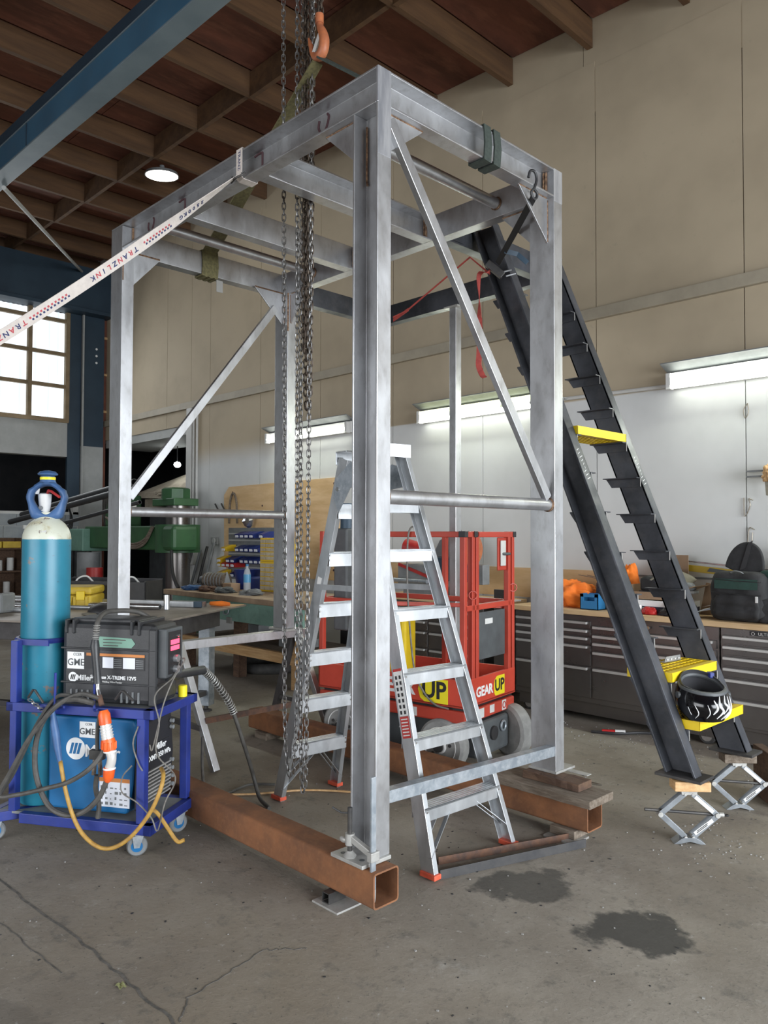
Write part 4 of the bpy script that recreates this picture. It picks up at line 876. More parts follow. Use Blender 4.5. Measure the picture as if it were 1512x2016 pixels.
# boxes, boots, hat
bx1 = thing('shoe_box', 'open cardboard shoe box on the white printed box', 'box', (-.52, 3.55, TZ+.1))
m_ = MB(); a0,a1,b0,b1,zb,h_ = -.74,-.36,3.40,3.66,TZ+.105,.11
m_.box(a0,a1,b0,b1,zb,zb+.005); m_.box(a0,a0+.005,b0,b1,zb,zb+h_); m_.box(a1-.005,a1,b0,b1,zb,zb+h_*.6); m_.box(a0,a1,b0,b0+.005,zb,zb+h_*.55); m_.box(a0,a1,b1-.005,b1,zb,zb+h_); m_.ob('walls', 'cardboard', bx1)
MB().prism([(0,0),(.13,.05),(.13,.055),(0,.005)], (-.36,3.40,zb+h_*.6), X, Z, Y*.26).ob('flap', 'cardboard', bx1)
bx2 = thing('printed_box', 'flat white topped box with navy side and white letters', 'box', (-.5, 3.5, TZ))
MB().box(-.72,-.30,3.38,3.66,TZ,TZ+.06).ob('base', 'navy_cloth', bx2); MB().box(-.722,-.298,3.378,3.662,TZ+.06,TZ+.104).ob('lid', 'white_bright', bx2)
text('TMC', .042, 'white_bright', bx2, (-.645,3.3792,TZ+.032), X, Z, bold=.002)
MB().box(-.45,-.31,3.3785,3.380,TZ+.012,TZ+.05).ob('label_panel', 'paper', bx2)
hat = MB().grid(lambda u, v: V((-.60+.30*u, 3.42+.20*v, TZ+.235+.10*math.sin(u*3.0)*(.6+.4*v)+.012*math.sin(9*u+5*v))), 14, 8).ob('bucket_hat', 'khaki', smooth=True)
sol = hat.modifiers.new('s','SOLIDIFY'); sol.thickness = .012; tag(hat, 'khaki cloth hat thrown over the cardboard shoe box', 'hat')
def boot(c, mat, sole, label, s_=1):
    t = thing('work_boot', label, 'boot', c, group='boots in the shoe box')
    pr = [(0,.0),(.0,.10),(.05,.115),(.10,.10),(.16,.065),(.24,.055),(.265,.03),(.265,0)]
    MB().prism([(a*s_, b_*s_+.02) for a, b_ in pr], c, X, Z, Y*.085).ob('upper', mat, t, True, .02); MB().box(c[0]-.005, c[0]+.275*s_, c[1]-.004, c[1]+.089, c[2], c[2]+.022).ob('sole', sole, t, bevel=.004)
    for k in range(3): MB().tube([(c[0]+.09+.035*k, c[1]-.002, c[2]+.10-.012*k), (c[0]+.11+.035*k, c[1]+.085, c[2]+.12-.014*k)], .004, 6).ob('lace', 'navy_cloth', t)
boot((-.66, 3.42, zb+.045), 'pack_black', 'rubber', 'dark work boot lying in the open shoe box')
boot((-.52, 3.44, zb+.062), 'mid_grey', 'tyre_grey', 'grey trainer with laces on top of the shoe box')
o = MB().lathe([(.02,0),(.035,.004),(.035,.045),(.02,.05)], (-.66,3.345,TZ+.036), (1,.1,0), 16).ob('tape_roll', 'white_bright', smooth=True); o.location.z = 0; tag(o, 'small white tape roll on the worktop', 'tape roll')
cloth('red_rag', 'small red rag beside the white tape roll', 'rag', (-.55, 3.36, TZ+.022), .06, .035, .035, 'bin_red', 21, .15)
cloth('work_gloves', 'black work gloves and belt heap at the worktop front edge', 'gloves', (-.33, 3.37, TZ+.038), .12, .05, .055, 'black', 22, .3)
lam = MB().tube(cat_rom([(-.36,3.36,TZ+.11),(-.25,3.36,TZ+.12),(-.20,3.37,TZ+.06),(-.30,3.36,TZ+.03),(-.36,3.36,TZ+.08)], 5), .012, 8).ob('coiled_belt', 'pack_black', smooth=True); tag(lam, 'coiled black belt lying over the gloves', 'belt')
lv = thing('spirit_level', 'long yellow spirit level leaning behind the cardboard at the wall', 'spirit level', (-.2, 3.8, 1.2))
for k, (za, m2) in enumerate(((.0, 'gold_level'), (.052, 'chrome'))): MB().bar((-.62,3.82,1.235+za), (.42,3.80,1.155+za), .02, .05 if k == 0 else .012).ob(('body','edge')[k], m2, lv, bevel=.002)
MB().prism([(0,0),(.13,-.01),(.15,.012),(.02,.028)], (-.30,3.797,1.20), X, Z, Y*.004).ob('hand_hole', 'dark_grey', lv)
o = MB().box(-.62,-.42,3.74,3.745,TZ,TZ+.44).ob('cardboard_sheet', 'cardboard'); tag(o, 'cardboard flap propped up behind the spirit level', 'cardboard')
o = MB().prism([(-.30,0),(-.12,0),(-.10,.22),(-.25,.24)], (0,3.66,TZ), X, Z, Y*.006).ob('cardboard_sheet', 'cardboard'); tag(o, 'brown cardboard piece standing behind the papers', 'cardboard')
for k, (c0, r_) in enumerate((((-.06,3.50,TZ+.085), .15), ((-.10,3.46,TZ+.055), .35))):
    o = MB().grid(lambda u, v: V(c0)+V((.30*u-.12, .21*v-.1+.1*u*r_, .035*math.sin(2.4*u)-.10*r_*(1-u)*v*0-.05*(1-v)*r_)), 8, 4).ob('paper_sheet', 'paper', smooth=True); tag(o, ('upper white paper sheet leaning left of the backpack','lower folded white paper sheet left of the backpack')[k], 'paper', 'papers on the worktop')
# backpack
bp_ = thing('backpack', 'large black and green backpack with flap standing on the worktop', 'backpack', (.12, 3.42, TZ))
def rbox(a0,a1,b0,b1,z0,z1,bul=.015,nu=10,seed=1):
    def fn(d):
        return 1
    c = V(((a0+a1)/2,(b0+b1)/2,(z0+z1)/2)); hx,hy,hz = (a1-a0)/2,(b1-b0)/2,(z1-z0)/2; m_ = MB()
    m_.blob((0,0,0),1,1,1,36,24); p=7; out=[]
    for x,y,z in m_.v:
        k = (abs(x)**p+abs(y)**p+abs(z)**p)**(1/p); x,y,z = x/k,y/k,z/k
        wv = bul*(math.sin(6*x+seed)+math.sin(7*z+2*y+seed*2)); out.append((c.x+x*hx*(1-.06*max(0,z))+wv*.4, c.y+y*hy+wv, c.z+z*hz))
    m_.v = out; return m_
rbox(-.10,.28,3.34,3.55,TZ,TZ+.345,.006,seed=2).ob('main_bag', 'pack_black', bp_, True, ang=70)
rbox(-.06,.25,3.325,3.40,TZ+.02,TZ+.19,.005,seed=5).ob('front_pocket', 'pack_black', bp_, True, ang=70)
rbox(.22,.45,3.36,3.52,TZ,TZ+.17,.006,seed=3).ob('side_pocket', 'pack_black', bp_, True, ang=70)
rbox(.20,.50,3.42,3.56,TZ+.14,TZ+.36,.006,seed=6).ob('side_panel', 'pack_green', bp_, True, ang=70)
MB().grid(lambda u, v: V((-.05+.29*u, 3.326-.004*math.sin(3.14*u), TZ+.225+.07*v)), 8, 2).ob('green_band', 'pack_green', bp_, True)
MB().prism([(-.135*math.cos(t)*(1-.0) if math.sin(t)>0 else 0, .235*math.sin(t)**.8) for t in [math.pi*k/18 for k in range(19)]], (.09,3.47,TZ+.315), V((1,0,0)), V((.08,.12,1)), Y*.03).ob('flap', 'pack_black', bp_, bevel=.008)
MB().prism([(-.02,0),(.02,.02),(.045,.21),(.015,.19)], (.09,3.466,TZ+.35), X, V((.08,.12,1)), Y*.004).ob('flap_strap', 'black', bp_)
for z in (.20,.29): MB().tube([(-.075,3.328,TZ+z),(.10,3.320,TZ+z-.008),(.26,3.328,TZ+z-.012)], .003, 6).ob('zip', 'black', bp_)
for (x,y,z) in ((.235,3.322,.165),(.37,3.352,.09)): MB().box(x-.009,x+.009,y-.004,y,TZ+z-.025,TZ+z+.018).ob('zip_pull', 'white', bp_, bevel=.002)
MB().tube(cat_rom([(.05,3.36,TZ+.335),(.08,3.345,TZ+.35),(.12,3.345,TZ+.345),(.14,3.36,TZ+.33)],5), .004, 6).ob('carry_loop', 'mid_grey', bp_)
gd = thing('green_bag', 'dark green duffel bag behind the backpack at the right edge', 'bag', (.55, 3.66, TZ))
MB().prism([(0,0),(.60,0),(.60,.50),(.30,.50),(.02,.30)], (.30,3.58,TZ), X, Z, Y*.2).ob('body', 'pack_green', gd, bevel=.05); MB().bar((.28,3.57,TZ+.36),(.9,3.56,TZ+.33),.01,.025).ob('pole', 'handle_alu', gd)
# drop saw on the far worktop
ds = thing('drop_saw', 'grey and red metal cutting saw on the worktop behind the lift', 'saw', (-2.75, 3.5, TZ))
MB().box(-3.22,-2.60,3.38,3.66,TZ+.10,TZ+.30).ob('tray', 'mid_grey', ds, bevel=.008); MB().box(-3.18,-2.62,3.42,3.62,TZ,TZ+.10).ob('base', 'mid_grey', ds)
MB().box(-2.72,-2.30,3.36,3.46,TZ+.16,TZ+.38).ob('guard', 'navy', ds, bevel=.01); MB().prism([(0,0),(.42,0),(.36,.13),(.22,.22),(.10,.16)], (-2.80,3.42,TZ+.38), X, Z, Y*.08).ob('shroud', 'mid_grey', ds, bevel=.006)
MB().prism([(0,0),(.20,0),(.16,.10),(.10,.24),(.05,.10)], (-2.66,3.50,TZ+.45), X, Z, Y*.05).ob('arm', 'dark_grey', ds)
MB().cyl((-3.12,3.40,TZ+.47),(-2.92,3.44,TZ+.44),.085,.065,n=20).ob('motor', 'red_paint', ds, True); MB().cyl((-2.32,3.40,TZ+.46),(-2.28,3.40,TZ+.46),.15,n=28).ob('blade_guard', 'hook_orange', ds, True)
MB().bar((-3.2,3.37,TZ+.30),(-2.62,3.37,TZ+.14),.01,.03).ob('red_stripe', 'red_paint', ds); MB().box(-2.30,-2.16,3.40,3.5,TZ+.14,TZ+.32).ob('switch_box', 'mid_grey', ds, bevel=.006)
o = MB().box(-2.55,-2.46,3.40,3.50,TZ,TZ+.10).ob('small_carton', 'cardboard'); tag(o, 'small carton under the drop saw', 'box')
o = MB().box(-2.35,-1.9,3.36,3.62,TZ,TZ+.012).ob('white_board', 'white'); tag(o, 'thin white board lying at the end of the saw worktop', 'board')
o = MB().cyl((-3.9,3.30,1.03),(-2.75,3.30,1.03),.02,n=10).ob('stock_bar', 'galv', smooth=True); tag(o, 'horizontal steel bar feeding into the drop saw', 'steel bar')
# ================================================================== welding cart (local frame: x along the front, y to the back)
CO, CR = (-1.10, -.40, 0), R(32)
_cm = Matrix.Translation(V(CO)) @ Matrix.Rotation(CR, 4, 'Z')
CW = lambda p: _cm @ V(p)
def cart_thing(name, label, cat, lo, group=None):
    t = thing(name, label, cat, CW(lo), CR, group, world=False); t['_lo'] = lo; return t
def shift(t): lo = V(t['_lo']); return lo
class LB(MB):                                            # mesh in cart coordinates, moved to its thing
    def ob(s, name, mat, parent=None, smooth=False, bevel=0, label=None, kind=None, ang=40):
        th = parent
        while th is not None and '_lo' not in th: th = th.parent
        lo = V(th['_lo']); s.v = [tuple(V(v)-lo) for v in s.v]
        return MB.ob(s, name, mat, parent, smooth, bevel, label, kind, ang)
def ltext(s, size, mat, parent, o, u, v, **k): return text(s, size, mat, parent, V(o)-V(parent['_lo']), u, v, **k)
ct = cart_thing('welding_cart', 'blue steel welding cart on grey casters holding the welder and gas cylinder', 'cart', (-.35, .18, 0))
C = 'cart_blue'
for (x, y) in ((-.022, -.002), (0.0, .36)): LB().box(x-.02, x+.02, y-.02, y+.02, .155, .668).ob('post', C, ct, bevel=.003)
for (x, y) in ((-.705, .0), (-.705, .34)): LB().box(x-.018, x+.018, y-.02, y+.02, .155, .965).ob('post', C, ct, bevel=.003)
tf = LB(); tf.box(-.74, .03, -.025, .015, .630, .672); tf.box(-.74, .045, .36, .40, .630, .672); tf.box(-.01, .045, -.025, .40, .630, .672); tf.box(-.74, -.70, -.025, .40, .63, .672); tf.ob('top_frame', C, ct, bevel=.003)
LB().box(-.545, .03, 0, .38, .655, .668).ob('top_shelf', 'mid_grey', ct)
bf = LB(); bf.box(-.66, .035, -.025, .015, .105, .152); bf.box(-.80, .03, .355, .395, .105, .152); bf.box(-.005, .035, -.025, .395, .105, .152); bf.bar((-.78, -.03, .128), (-.64, .10, .128), .04, .045); bf.box(-.83, -.79, -.04, .39, .105, .152); bf.ob('bottom_frame', C, ct, bevel=.003)
LB().box(-.80, .03, 0, .38, .138, .150).ob('bottom_shelf', 'mid_grey', ct)
LB().box(-.705, -.54, .012, .020, .940, .968).tube([(-.672+.128*math.cos(t), .165+.128*math.sin(t), .954) for t in [math.pi*2*k/28 for k in range(28)]], .0135, 6, True).ob('cylinder_hoop', C, ct)
for (x, y, rz) in ((-.035, .02, .5), (.0, .33, .9), (-.80, .02, .7), (-.75, .35, .2)):
    d = V((math.cos(rz), math.sin(rz), 0)); n_ = V((-d.y, d.x, 0)); c = V((x, y, .046))-d*.02
    k_ = LB().prism([(-.02,.046),(.03,.06),(.03,.05),(.012,-.005),(-.012,-.005)], c-n_*.024, d, Z, n_*.004).prism([(-.02,.046),(.03,.06),(.03,.05),(.012,-.005),(-.012,-.005)], c+n_*.020, d, Z, n_*.004).obox(c+d*.01+Z*.056, d*.03, n_*.026, Z*.003).ob('caster_fork', 'galv', ct)
    LB().lathe([(.018,-.014),(.040,-.016),(.046,-.009),(.046,.009),(.040,.016),(.018,.014)], c, n_, 24).ob('caster_wheel', 'mid_grey', k_, True)
    LB().lathe([(.004,-.0175),(.026,-.0165),(.026,.0165),(.004,.0175)], c, n_, 18).ob('wheel_hub', 'miller_blue', k_, True)
# cable hooks on the front of the top frame
for pts in ([(-.463,-.035,.825),(-.463,-.035,.668),(-.450,-.040,.660),(-.400,-.055,.672)], [(-.257,-.03,.811),(-.255,-.035,.680),(-.245,-.045,.664),(-.225,-.055,.668)]): LB().tube(cat_rom(pts, 4), .006, 8).ob('cable_hook', C, ct, True)
for pts in ([(-.150,-.028,.715),(-.115,-.033,.757),(-.104,-.033,.757),(-.055,-.03,.715)], [(-.615,-.028,.700),(-.585,-.033,.738),(-.575,-.033,.738),(-.530,-.03,.680)]): LB().tube(pts, .006, 8).ob('lifting_loop', 'dark_steel', ct, True)
for k in range(5): LB().ring((-.60+.016*k, -.034, .690-.010*k), (.6,1,.3) if k % 2 else (-.3,1,1), .011, .003, 12, 5).ob('chain_link', 'chrome', ct, True)
# ------------------------------------------------------------------ gas cylinder
cy = cart_thing('gas_cylinder', 'tall blue gas cylinder with white shoulder and blue valve guard on the cart', 'gas cylinder', (-.672, .165, .151))
cc_ = V((-.672, .165, 0))
cyb = MB().lathe([(.085,.151),(.106,.158),(.1145,.18),(.1145,1.452),(.112,1.475),(.103,1.502),(.084,1.530),(.060,1.550),(.048,1.562),(.045,1.585)], (0,0,0), (0,0,1), 48)
body = MB.ob(cyb, 'body', 'cylinder_paint', cy, True); body.location = (0, 0, -.151)
def guardpt(u, v):                                       # ring shaped guard: two side legs and top boss
    return None
# guard: tulip shaped shell with openings front and back
def prof(h):                                             # half width over height 0..1
    ks = [(0,.066),(.08,.074),(.30,.083),(.60,.094),(.78,.086),(.90,.060),(1.0,.036)]
    for (a, b_), (c2_, d2) in zip(ks, ks[1:]):
        if a <= h <= c2_: t = (h-a)/(c2_-a); t = t*t*(3-2*t); return b_+(d2-b_)*t
    return ks[-1][1]
gd_ = LB(); z0g, hg = 1.552, .185
outer = [(prof(k/24), k/24*hg) for k in range(25)]
inner = [(-.058,.036)]
op = [(.066*math.cos(t)*(1.0 if math.sin(t) > 0 else 1+.35*math.sin(t)), .098+.068*math.sin(t)) for t in [2*math.pi*k/48 for k in range(48)]]
ring_o = []
for k in range(48):
    t = 2*math.pi*k/48; dx, dz_ = math.cos(t), math.sin(t); hi = 1.0
    best = None
    for s_ in range(1, 200):
        r_ = s_*.0012; px_, pz_ = dx*r_, .098+dz_*r_
        if pz_ < 0 or pz_ > hg or abs(px_) > prof(max(0, min(1, pz_/hg))): break
        best = (px_, pz_)
    ring_o.append(best)
vs = []; gv = [-.045, -.030, .030, .045]; fs = []
ex_ = V((.88, .47, 0)).normalized(); ey_ = V((-.47, .88, 0)).normalized()
cg = V((-.672, .165, z0g))
for dep, ins in ((-.050, .012), (-.036, 0), (.036, 0), (.050, .012)):
    for (a, b_) in ring_o: l = math.hypot(a, b_-.098); k_ = (l-ins)/l; vs.append(cg+ex_*a*k_+Z*(.098+(b_-.098)*k_)+ey_*dep)
for dep, ins in ((.050, .010), (.030, 0), (-.030, 0), (-.050, .010)):
    for (a, b_) in op: l = math.hypot(a, b_-.098); k_ = (l+ins)/l; vs.append(cg+ex_*a*k_+Z*(.098+(b_-.098)*k_)+ey_*dep)
fs = [(r_*48+k, r_*48+(k+1) % 48, ((r_+1) % 8)*48+(k+1) % 48, ((r_+1) % 8)*48+k) for r_ in range(8) for k in range(48)]
gd_.add(vs, fs); gd_ = gd_.ob('valve_guard', 'cap_blue', cy, True, ang=70)
LB().lathe([(.042,.178),(.036,.196),(.036,.212),(.030,.216),(.046,.222),(.048,.228),(.036,.240),(.012,.245)], cg, (0,0,1), 28).ob('guard_cap', 'cap_blue', gd_, True)
LB().lathe([(.0366,.197),(.0372,.199),(.0372,.209),(.0366,.211)], cg, (0,0,1), 28).ob('yellow_band', 'yellow_sign', gd_, True)
LB().lathe([(.020,.0),(.024,.012),(.029,.05),(.032,.085),(.032,.098),(.020,.104)], cg+V((-.010,-.005,.026)), (-.02,0,1), 24).ob('regulator_valve', 'white', cy, True)
LB().cyl(cg+V((-.012,-.040,.055)), cg+V((-.012,-.030,.055)), .010, n=16).ob('gauge', 'mid_grey', cy, True)
LB().tube([cg+V((.008,-.01,.128)), cg+V((.020,-.02,.142)), cg+V((.045,-.03,.137)), cg+V((.092,-.03,.108))], .007, 8).ob('valve_lever', 'red_paint', cy, True)
LB().prism([(-.008,0),(.008,0),(.014,.045),(-.014,.045)], cg+V((-.045,-.02,.125)), ex_, Z, ey_*.006).ob('tag', 'white', cy)
LB().obox((-.625,.0755,1.497), (.014,.005,0), (-.003,.008,.012), (.0002,-.0006,.0004)).ob('label_paper', 'white', cy)
# ------------------------------------------------------------------ wire feeder suitcase
su = cart_thing('wire_feeder', 'black plastic wire feeder case standing on the cart top shelf', 'wire feeder', (-.245, .17, .669))
def rcase(x0_, x1_, y0_, y1_, z0_, z1_, p=9, n=36, m=22):
    q = LB().blob((0,0,0), 1, 1, 1, n, m); c = V(((x0_+x1_)/2, (y0_+y1_)/2, (z0_+z1_)/2)); out = []
    for x, y, z in q.v:
        k = (abs(x)**p+abs(y)**p+abs(z)**p)**(1/p); out.append((c.x+x/k*(x1_-x0_)/2, c.y+y/k*(y1_-y0_)/2, c.z+z/k*(z1_-z0_)/2))
    q.v = out; return q
K = 'black_plastic'
LB().box(-.497, .003, .055, .275, .672, 1.052).ob('case_body', K, su, bevel=.026)
for z in (.762, .925): LB().box(-.500, .006, .050, .278, z, z+.010).ob('seam_rib', K, su, bevel=.004)
for x in (-.47, -.43, -.12, -.08): LB().box(x-.006, x+.006, .045, .28, 1.000, 1.068).ob('lid_rib', K, su, bevel=.005)
LB().box(-.46, -.10, .08, .25, 1.05, 1.072).ob('lid_top', K, su, bevel=.008)
for x in (-.44, -.41, -.38, -.35, -.17, -.14, -.11, -.08): LB().box(x-.004, x+.004, .047, .06, .682, .735).ob('foot_rib', 'mid_grey', su, bevel=.002)
LB().box(-.03, .012, .050, .062, .672, 1.03).ob('corner_pillar', K, su, bevel=.006)
LB().box(.003, .048, .075, .235, .80, 1.030).ob('control_surround', 'dark_grey', su, bevel=.006)
LB().box(.044, .050, .095, .215, .815, 1.015).ob('control_panel', 'black', su)
LB().box(.0495, .0515, .115, .195, .925, .975).ob('display', 'led_red', su); LB().box(.0512, .0522, .112, .198, .947, .953).ob('display_divider', 'black', su)
for z in (.885, .835): LB().cyl((.050, .155, z), (.070, .155, z), .018, n=18).ob('knob', 'alloy', su, True)
LB().cyl((.05, .18, .99), (.06, .18, .99), .008, n=10).ob('toggle', 'chrome', su, True)
fy = .0535
LB().box(-.45, -.05, fy-.0006, fy, .835, .910).ob('label_panel', 'label_black', su); LB().box(-.36, -.05, fy-.0012, fy-.0006, .897, .910).ob('label_strip', 'label_orange', su)
for (a, b_) in ((-.272, -.215), (-.163, -.10)): LB().box(a, b_, fy-.0014, fy-.0006, .842, .893).ob('label_diagram', 'paper', su)
for k in range(5): LB().box(-.211, -.17, fy-.0014, fy-.0006, .845+.009*k, .848+.009*k).ob('text_line', 'mid_grey', su); LB().box(-.096, -.056, fy-.0014, fy-.0006, .845+.009*k, .848+.009*k).ob('text_line', 'mid_grey', su)
st_ = LB().box(-.463, -.372, fy-.0016, fy, .832, .912).ob('sticker', 'white_bright', su)
U_ = (V((1,0,0)), V((0,0,1)))
ltext('GME', .046, 'dark_grey', su, (-.415, fy-.0022, .862), *U_, name='sticker_letters', bold=.0003); ltext('CCER', .018, 'dark_grey', su, (-.408, fy-.0022, .900), *U_, name='sticker_letters')
LB().cyl((-.432, fy-.0008, .792), (-.432, fy-.0002, .792), .024, n=28).ob('logo_disc', 'white_bright', su)
for k in range(3): LB().prism([(0,0),(.006,0),(.013,.024),(.007,.024)], (-.447+.009*k, fy-.0014, .780), X, Z, Y*.0006).ob('logo_bar', 'label_black', su)
ltext('Miller', .036, 'white_bright', su, (-.370, fy-.001, .790), *U_, bold=.0006); ltext('SuitCase X-TREME 12VS', .024, 'white_bright', su, (-.215, fy-.001, .797), *U_, bold=.0005); ltext('Portable Welding Wire Feeder', .0125, 'white', su, (-.245, fy-.001, .776), *U_)
LB().prism([(0,0),(.17,0),(.19,.02),(.17,.045),(.0,.05),(-.01,.02)], (-.29, fy-.0012, .940), X, Z, Y*.001).ob('masking_tape', 'mach_pale', su)
for k in range(3): LB().box(-.27, -.19+.02*k, fy-.002, fy-.0012, .947+.014*k, .950+.014*k).ob('pen_line', 'marker', su)
# ------------------------------------------------------------------ power source
pw = cart_thing('welder_power_source', 'blue inverter welder on the lower shelf of the cart', 'welder', (-.33, .2, .151))
Bm = 'miller_blue'
LB().prism([(-.555,.165),(-.13,.165),(-.105,.30),(-.085,.58),(-.10,.605),(-.54,.605),(-.556,.585)], (0, .045, 0), X, Z, Y*.29).ob('cover', Bm, pw, bevel=.012)
LB().prism([(-.10,.175),(-.06,.20),(-.045,.40),(-.058,.585),(-.10,.595)], (0, .055, 0), X, Z, Y*.27).ob('front_panel', 'label_black', pw, bevel=.008)
for k in range(9): LB().box(-.075+.002*k, -.042, .075, .295, .215+.017*k, .222+.017*k).ob('louvre', 'plate_dusty', pw)
LB().box(-.056, -.046, .09, .29, .385, .475).ob('name_plate', 'label_black', pw, bevel=.004)
ltext('Miller', .045, 'white_bright', pw, (-.0452, .20, .455), Y, Z, bold=.0006); ltext('XMT 350 MPa', .034, 'white_bright', pw, (-.0452, .195, .412), Y, Z, bold=.0006)
for z in (.24,.28,.32,.36,.52,.55): LB().cyl((-.05, .30, z), (-.032, .30, z), .010, n=12).ob('knob', 'mid_grey', pw, True)
LB().tube(cat_rom([(-.50,.18,.60),(-.48,.18,.632),(-.18,.18,.632),(-.15,.18,.60)], 4), .010, 8).ob('carry_handle', K, pw, True)
py_ = .0445
LB().cyl((-.405, py_, .455), (-.405, py_-.0008, .455), .052, n=36).ob('logo_disc', 'white_bright', pw)
for k in range(3): LB().prism([(0,0),(.014,0),(.028,.052),(.014,.052)], (-.440+.020*k, py_-.0016, .430), X, Z, Y*.0008).ob('logo_bar', Bm, pw)
ltext('Miller', .082, 'white_bright', pw, (-.262, py_-.001, .446), *U_, bold=.001)
LB().box(-.385, -.300, py_-.001, py_, .510, .585).ob('sticker', 'white_bright', pw); ltext('GME', .042, 'dark_grey', pw, (-.343, py_-.0018, .538), *U_, name='sticker_letters', bold=.0003); ltext('CCER', .015, 'dark_grey', pw, (-.335, py_-.0018, .573), *U_, name='sticker_letters')
LB().box(-.275, -.115, py_-.001, py_, .195, .330).ob('warning_label', 'paper', pw); LB().box(-.275, -.115, py_-.0016, py_-.001, .312, .330).ob('warning_strip', 'label_orange', pw)
random.seed(5)
for r_ in range(4):
    for k in range(6): a = -.268+.025*k; zz_ = .205+.025*r_; LB().box(a, a+random.uniform(.006,.018), py_-.0015, py_-.001, zz_, zz_+random.uniform(.003,.014)).ob('pictogram', 'mid_grey', pw)
# ------------------------------------------------------------------ cables, torch, plug
def ctube(name, label, cat, pts, r_, mat, n=8, k=7, group=None):
    pts = [CW(p) for p in pts]; o = MB().tube(cat_rom(pts, k), r_, n).ob(name, mat, smooth=True); return tag(o, label, cat, group)
ctube('welding_cable', 'thick black cable hanging in a big loop from the cart hook to the orange plug', 'cable', [(-.24,-.06,.70),(-.33,-.07,.715),(-.42,-.06,.690),(-.507,-.06,.602),(-.546,-.06,.482),(-.538,-.06,.341),(-.473,-.06,.217),(-.377,-.06,.179),(-.285,-.06,.203),(-.207,-.06,.274),(-.165,-.06,.36)], .0125, 'cable_black')
ctube('welding_cable', 'thick grey cable swinging low left of the cart and up behind the clamp', 'cable', [(-.22,-.045,.72),(-.32,-.05,.735),(-.42,-.085,.68),(-.55,-.09,.536),(-.64,-.09,.39),(-.715,-.09,.255),(-.62,-.09,.262),(-.46,-.09,.305),(-.34,-.09,.345),(-.228,-.09,.419),(-.185,-.055,.50),(-.2,-.03,.60)], .011, 'cable_black')
ctube('welding_cable', 'black cable draped along the left front of the cart hook', 'cable', [(-.30,-.03,.705),(-.40,-.04,.725),(-.47,-.03,.70),(-.53,-.06,.60),(-.60,-.07,.46),(-.67,-.06,.34),(-.74,-.05,.25)], .010, 'cable_black')
yl = thing('yellow_lead', 'yellow welding lead with blue boot hanging in a loop below the cart', 'cable', CW((-.2,-.08,.05)))
MB().tube(cat_rom([CW(p) for p in [(-.415,-.055,.42),(-.395,-.075,.400),(-.365,-.08,.291),(-.323,-.08,.179),(-.269,-.08,.104),(-.19,-.08,.059),(-.112,-.08,.066),(-.024,-.08,.126),(.064,-.08,.235),(.108,-.07,.335),(.100,-.03,.390),(.05,.04,.395)]], 7), .0095, 10).ob('lead', 'cable_yellow', yl, True)
MB().tube([CW(p) for p in [(-.466,-.05,.650),(-.458,-.05,.60),(-.446,-.05,.545),(-.434,-.052,.48),(-.417,-.055,.415)]], .014, 12, rs=[.011,.0165,.0185,.016,.011]).ob('boot', 'cap_blue', yl, True)
ctube('yellow_lead', 'short yellow lead end drooping by the right caster', 'cable', [(.03,.0,.22),(.06,.0,.20),(.10,.02,.13),(.14,.03,.075),(.17,.04,.08)], .009, 'cable_yellow')
gn = thing('welding_torch', 'black welding gun with spring neck hanging over the front of the wire feeder', 'welding torch', CW((-.25,-.03,.74)))
g_ = [CW(p) for p in [(-.13,.30,1.03),(-.20,.24,1.09),(-.264,.12,1.105),(-.275,.05,1.095),(-.262,-.005,1.067),(-.262,-.02,1.02)]]
MB().tube(cat_rom(g_, 6), .012, 10).ob('cable_cover', 'cable_black', gn, True)
for k in range(9): a = CW((-.262,-.012-.0015*k,1.05-.011*k)); MB().ring(a, (0,0,1), .0135, .0025, 14, 5).ob('spring_coil', 'plate_dusty', gn, True)
MB().tube([CW(p) for p in [(-.263,-.022,.985),(-.262,-.025,.955),(-.255,-.028,.90),(-.247,-.03,.84),(-.242,-.03,.785)]], .016, 14, rs=[.016,.021,.018,.017,.020]).ob('handle', K, gn, True)
MB().tube(cat_rom([CW(p) for p in [(-.242,-.03,.785),(-.238,-.032,.755),(-.225,-.04,.730)]], 5), .010, 12).ob('gooseneck', 'chrome', gn, True)
MB().tube([CW(p) for p in [(-.226,-.04,.732),(-.216,-.045,.712),(-.205,-.05,.690)]], .012, 12).ob('nozzle', 'old_rust', gn, True)
pl = thing('plug_connector', 'orange and clear mains plug pair hanging at the front of the cart', 'plug', CW((-.15,-.07,.37)))
q = [CW(p) for p in [(-.186,-.065,.672),(-.182,-.066,.655),(-.174,-.067,.610)]]; MB().tube(q, .03, 18, rs=[.018,.0265,.0275]).ob('socket_collar', 'plug_orange', pl, True)
q = [CW(p) for p in [(-.174,-.067,.610),(-.168,-.068,.580),(-.160,-.069,.545)]]; MB().tube(q, .03, 18, rs=[.024,.026,.027]).ob('clear_sleeve', 'clear_plastic', pl, True)
for k in range(4): MB().ring(CW((-.171+.003*k,-.0675,.597-.013*k)), CW((.008,0,-.035))-CW((0,0,0)), .0265, .0025, 18, 5).ob('sleeve_ridge', 'white', pl, True)
q = [CW(p) for p in [(-.160,-.069,.545),(-.154,-.07,.52),(-.147,-.07,.493)]]; MB().tube(q, .03, 18, rs=[.030,.032,.028]).ob('locking_ring', 'plug_orange', pl, True)
for k in range(12):
    t = 6.283*k/12; c = CW((-.154+.031*math.cos(t),-.07+.031*math.sin(t),.518)); MB().obox(c, (.003,0,0), (0,.003,0), (0,0,.016)).ob('grip_rib', 'plug_orange', pl)
MB().ring(CW((-.147,-.07,.490)), (.1,0,-1), .025, .005, 18, 6).ob('white_seal', 'white_bright', pl, True)
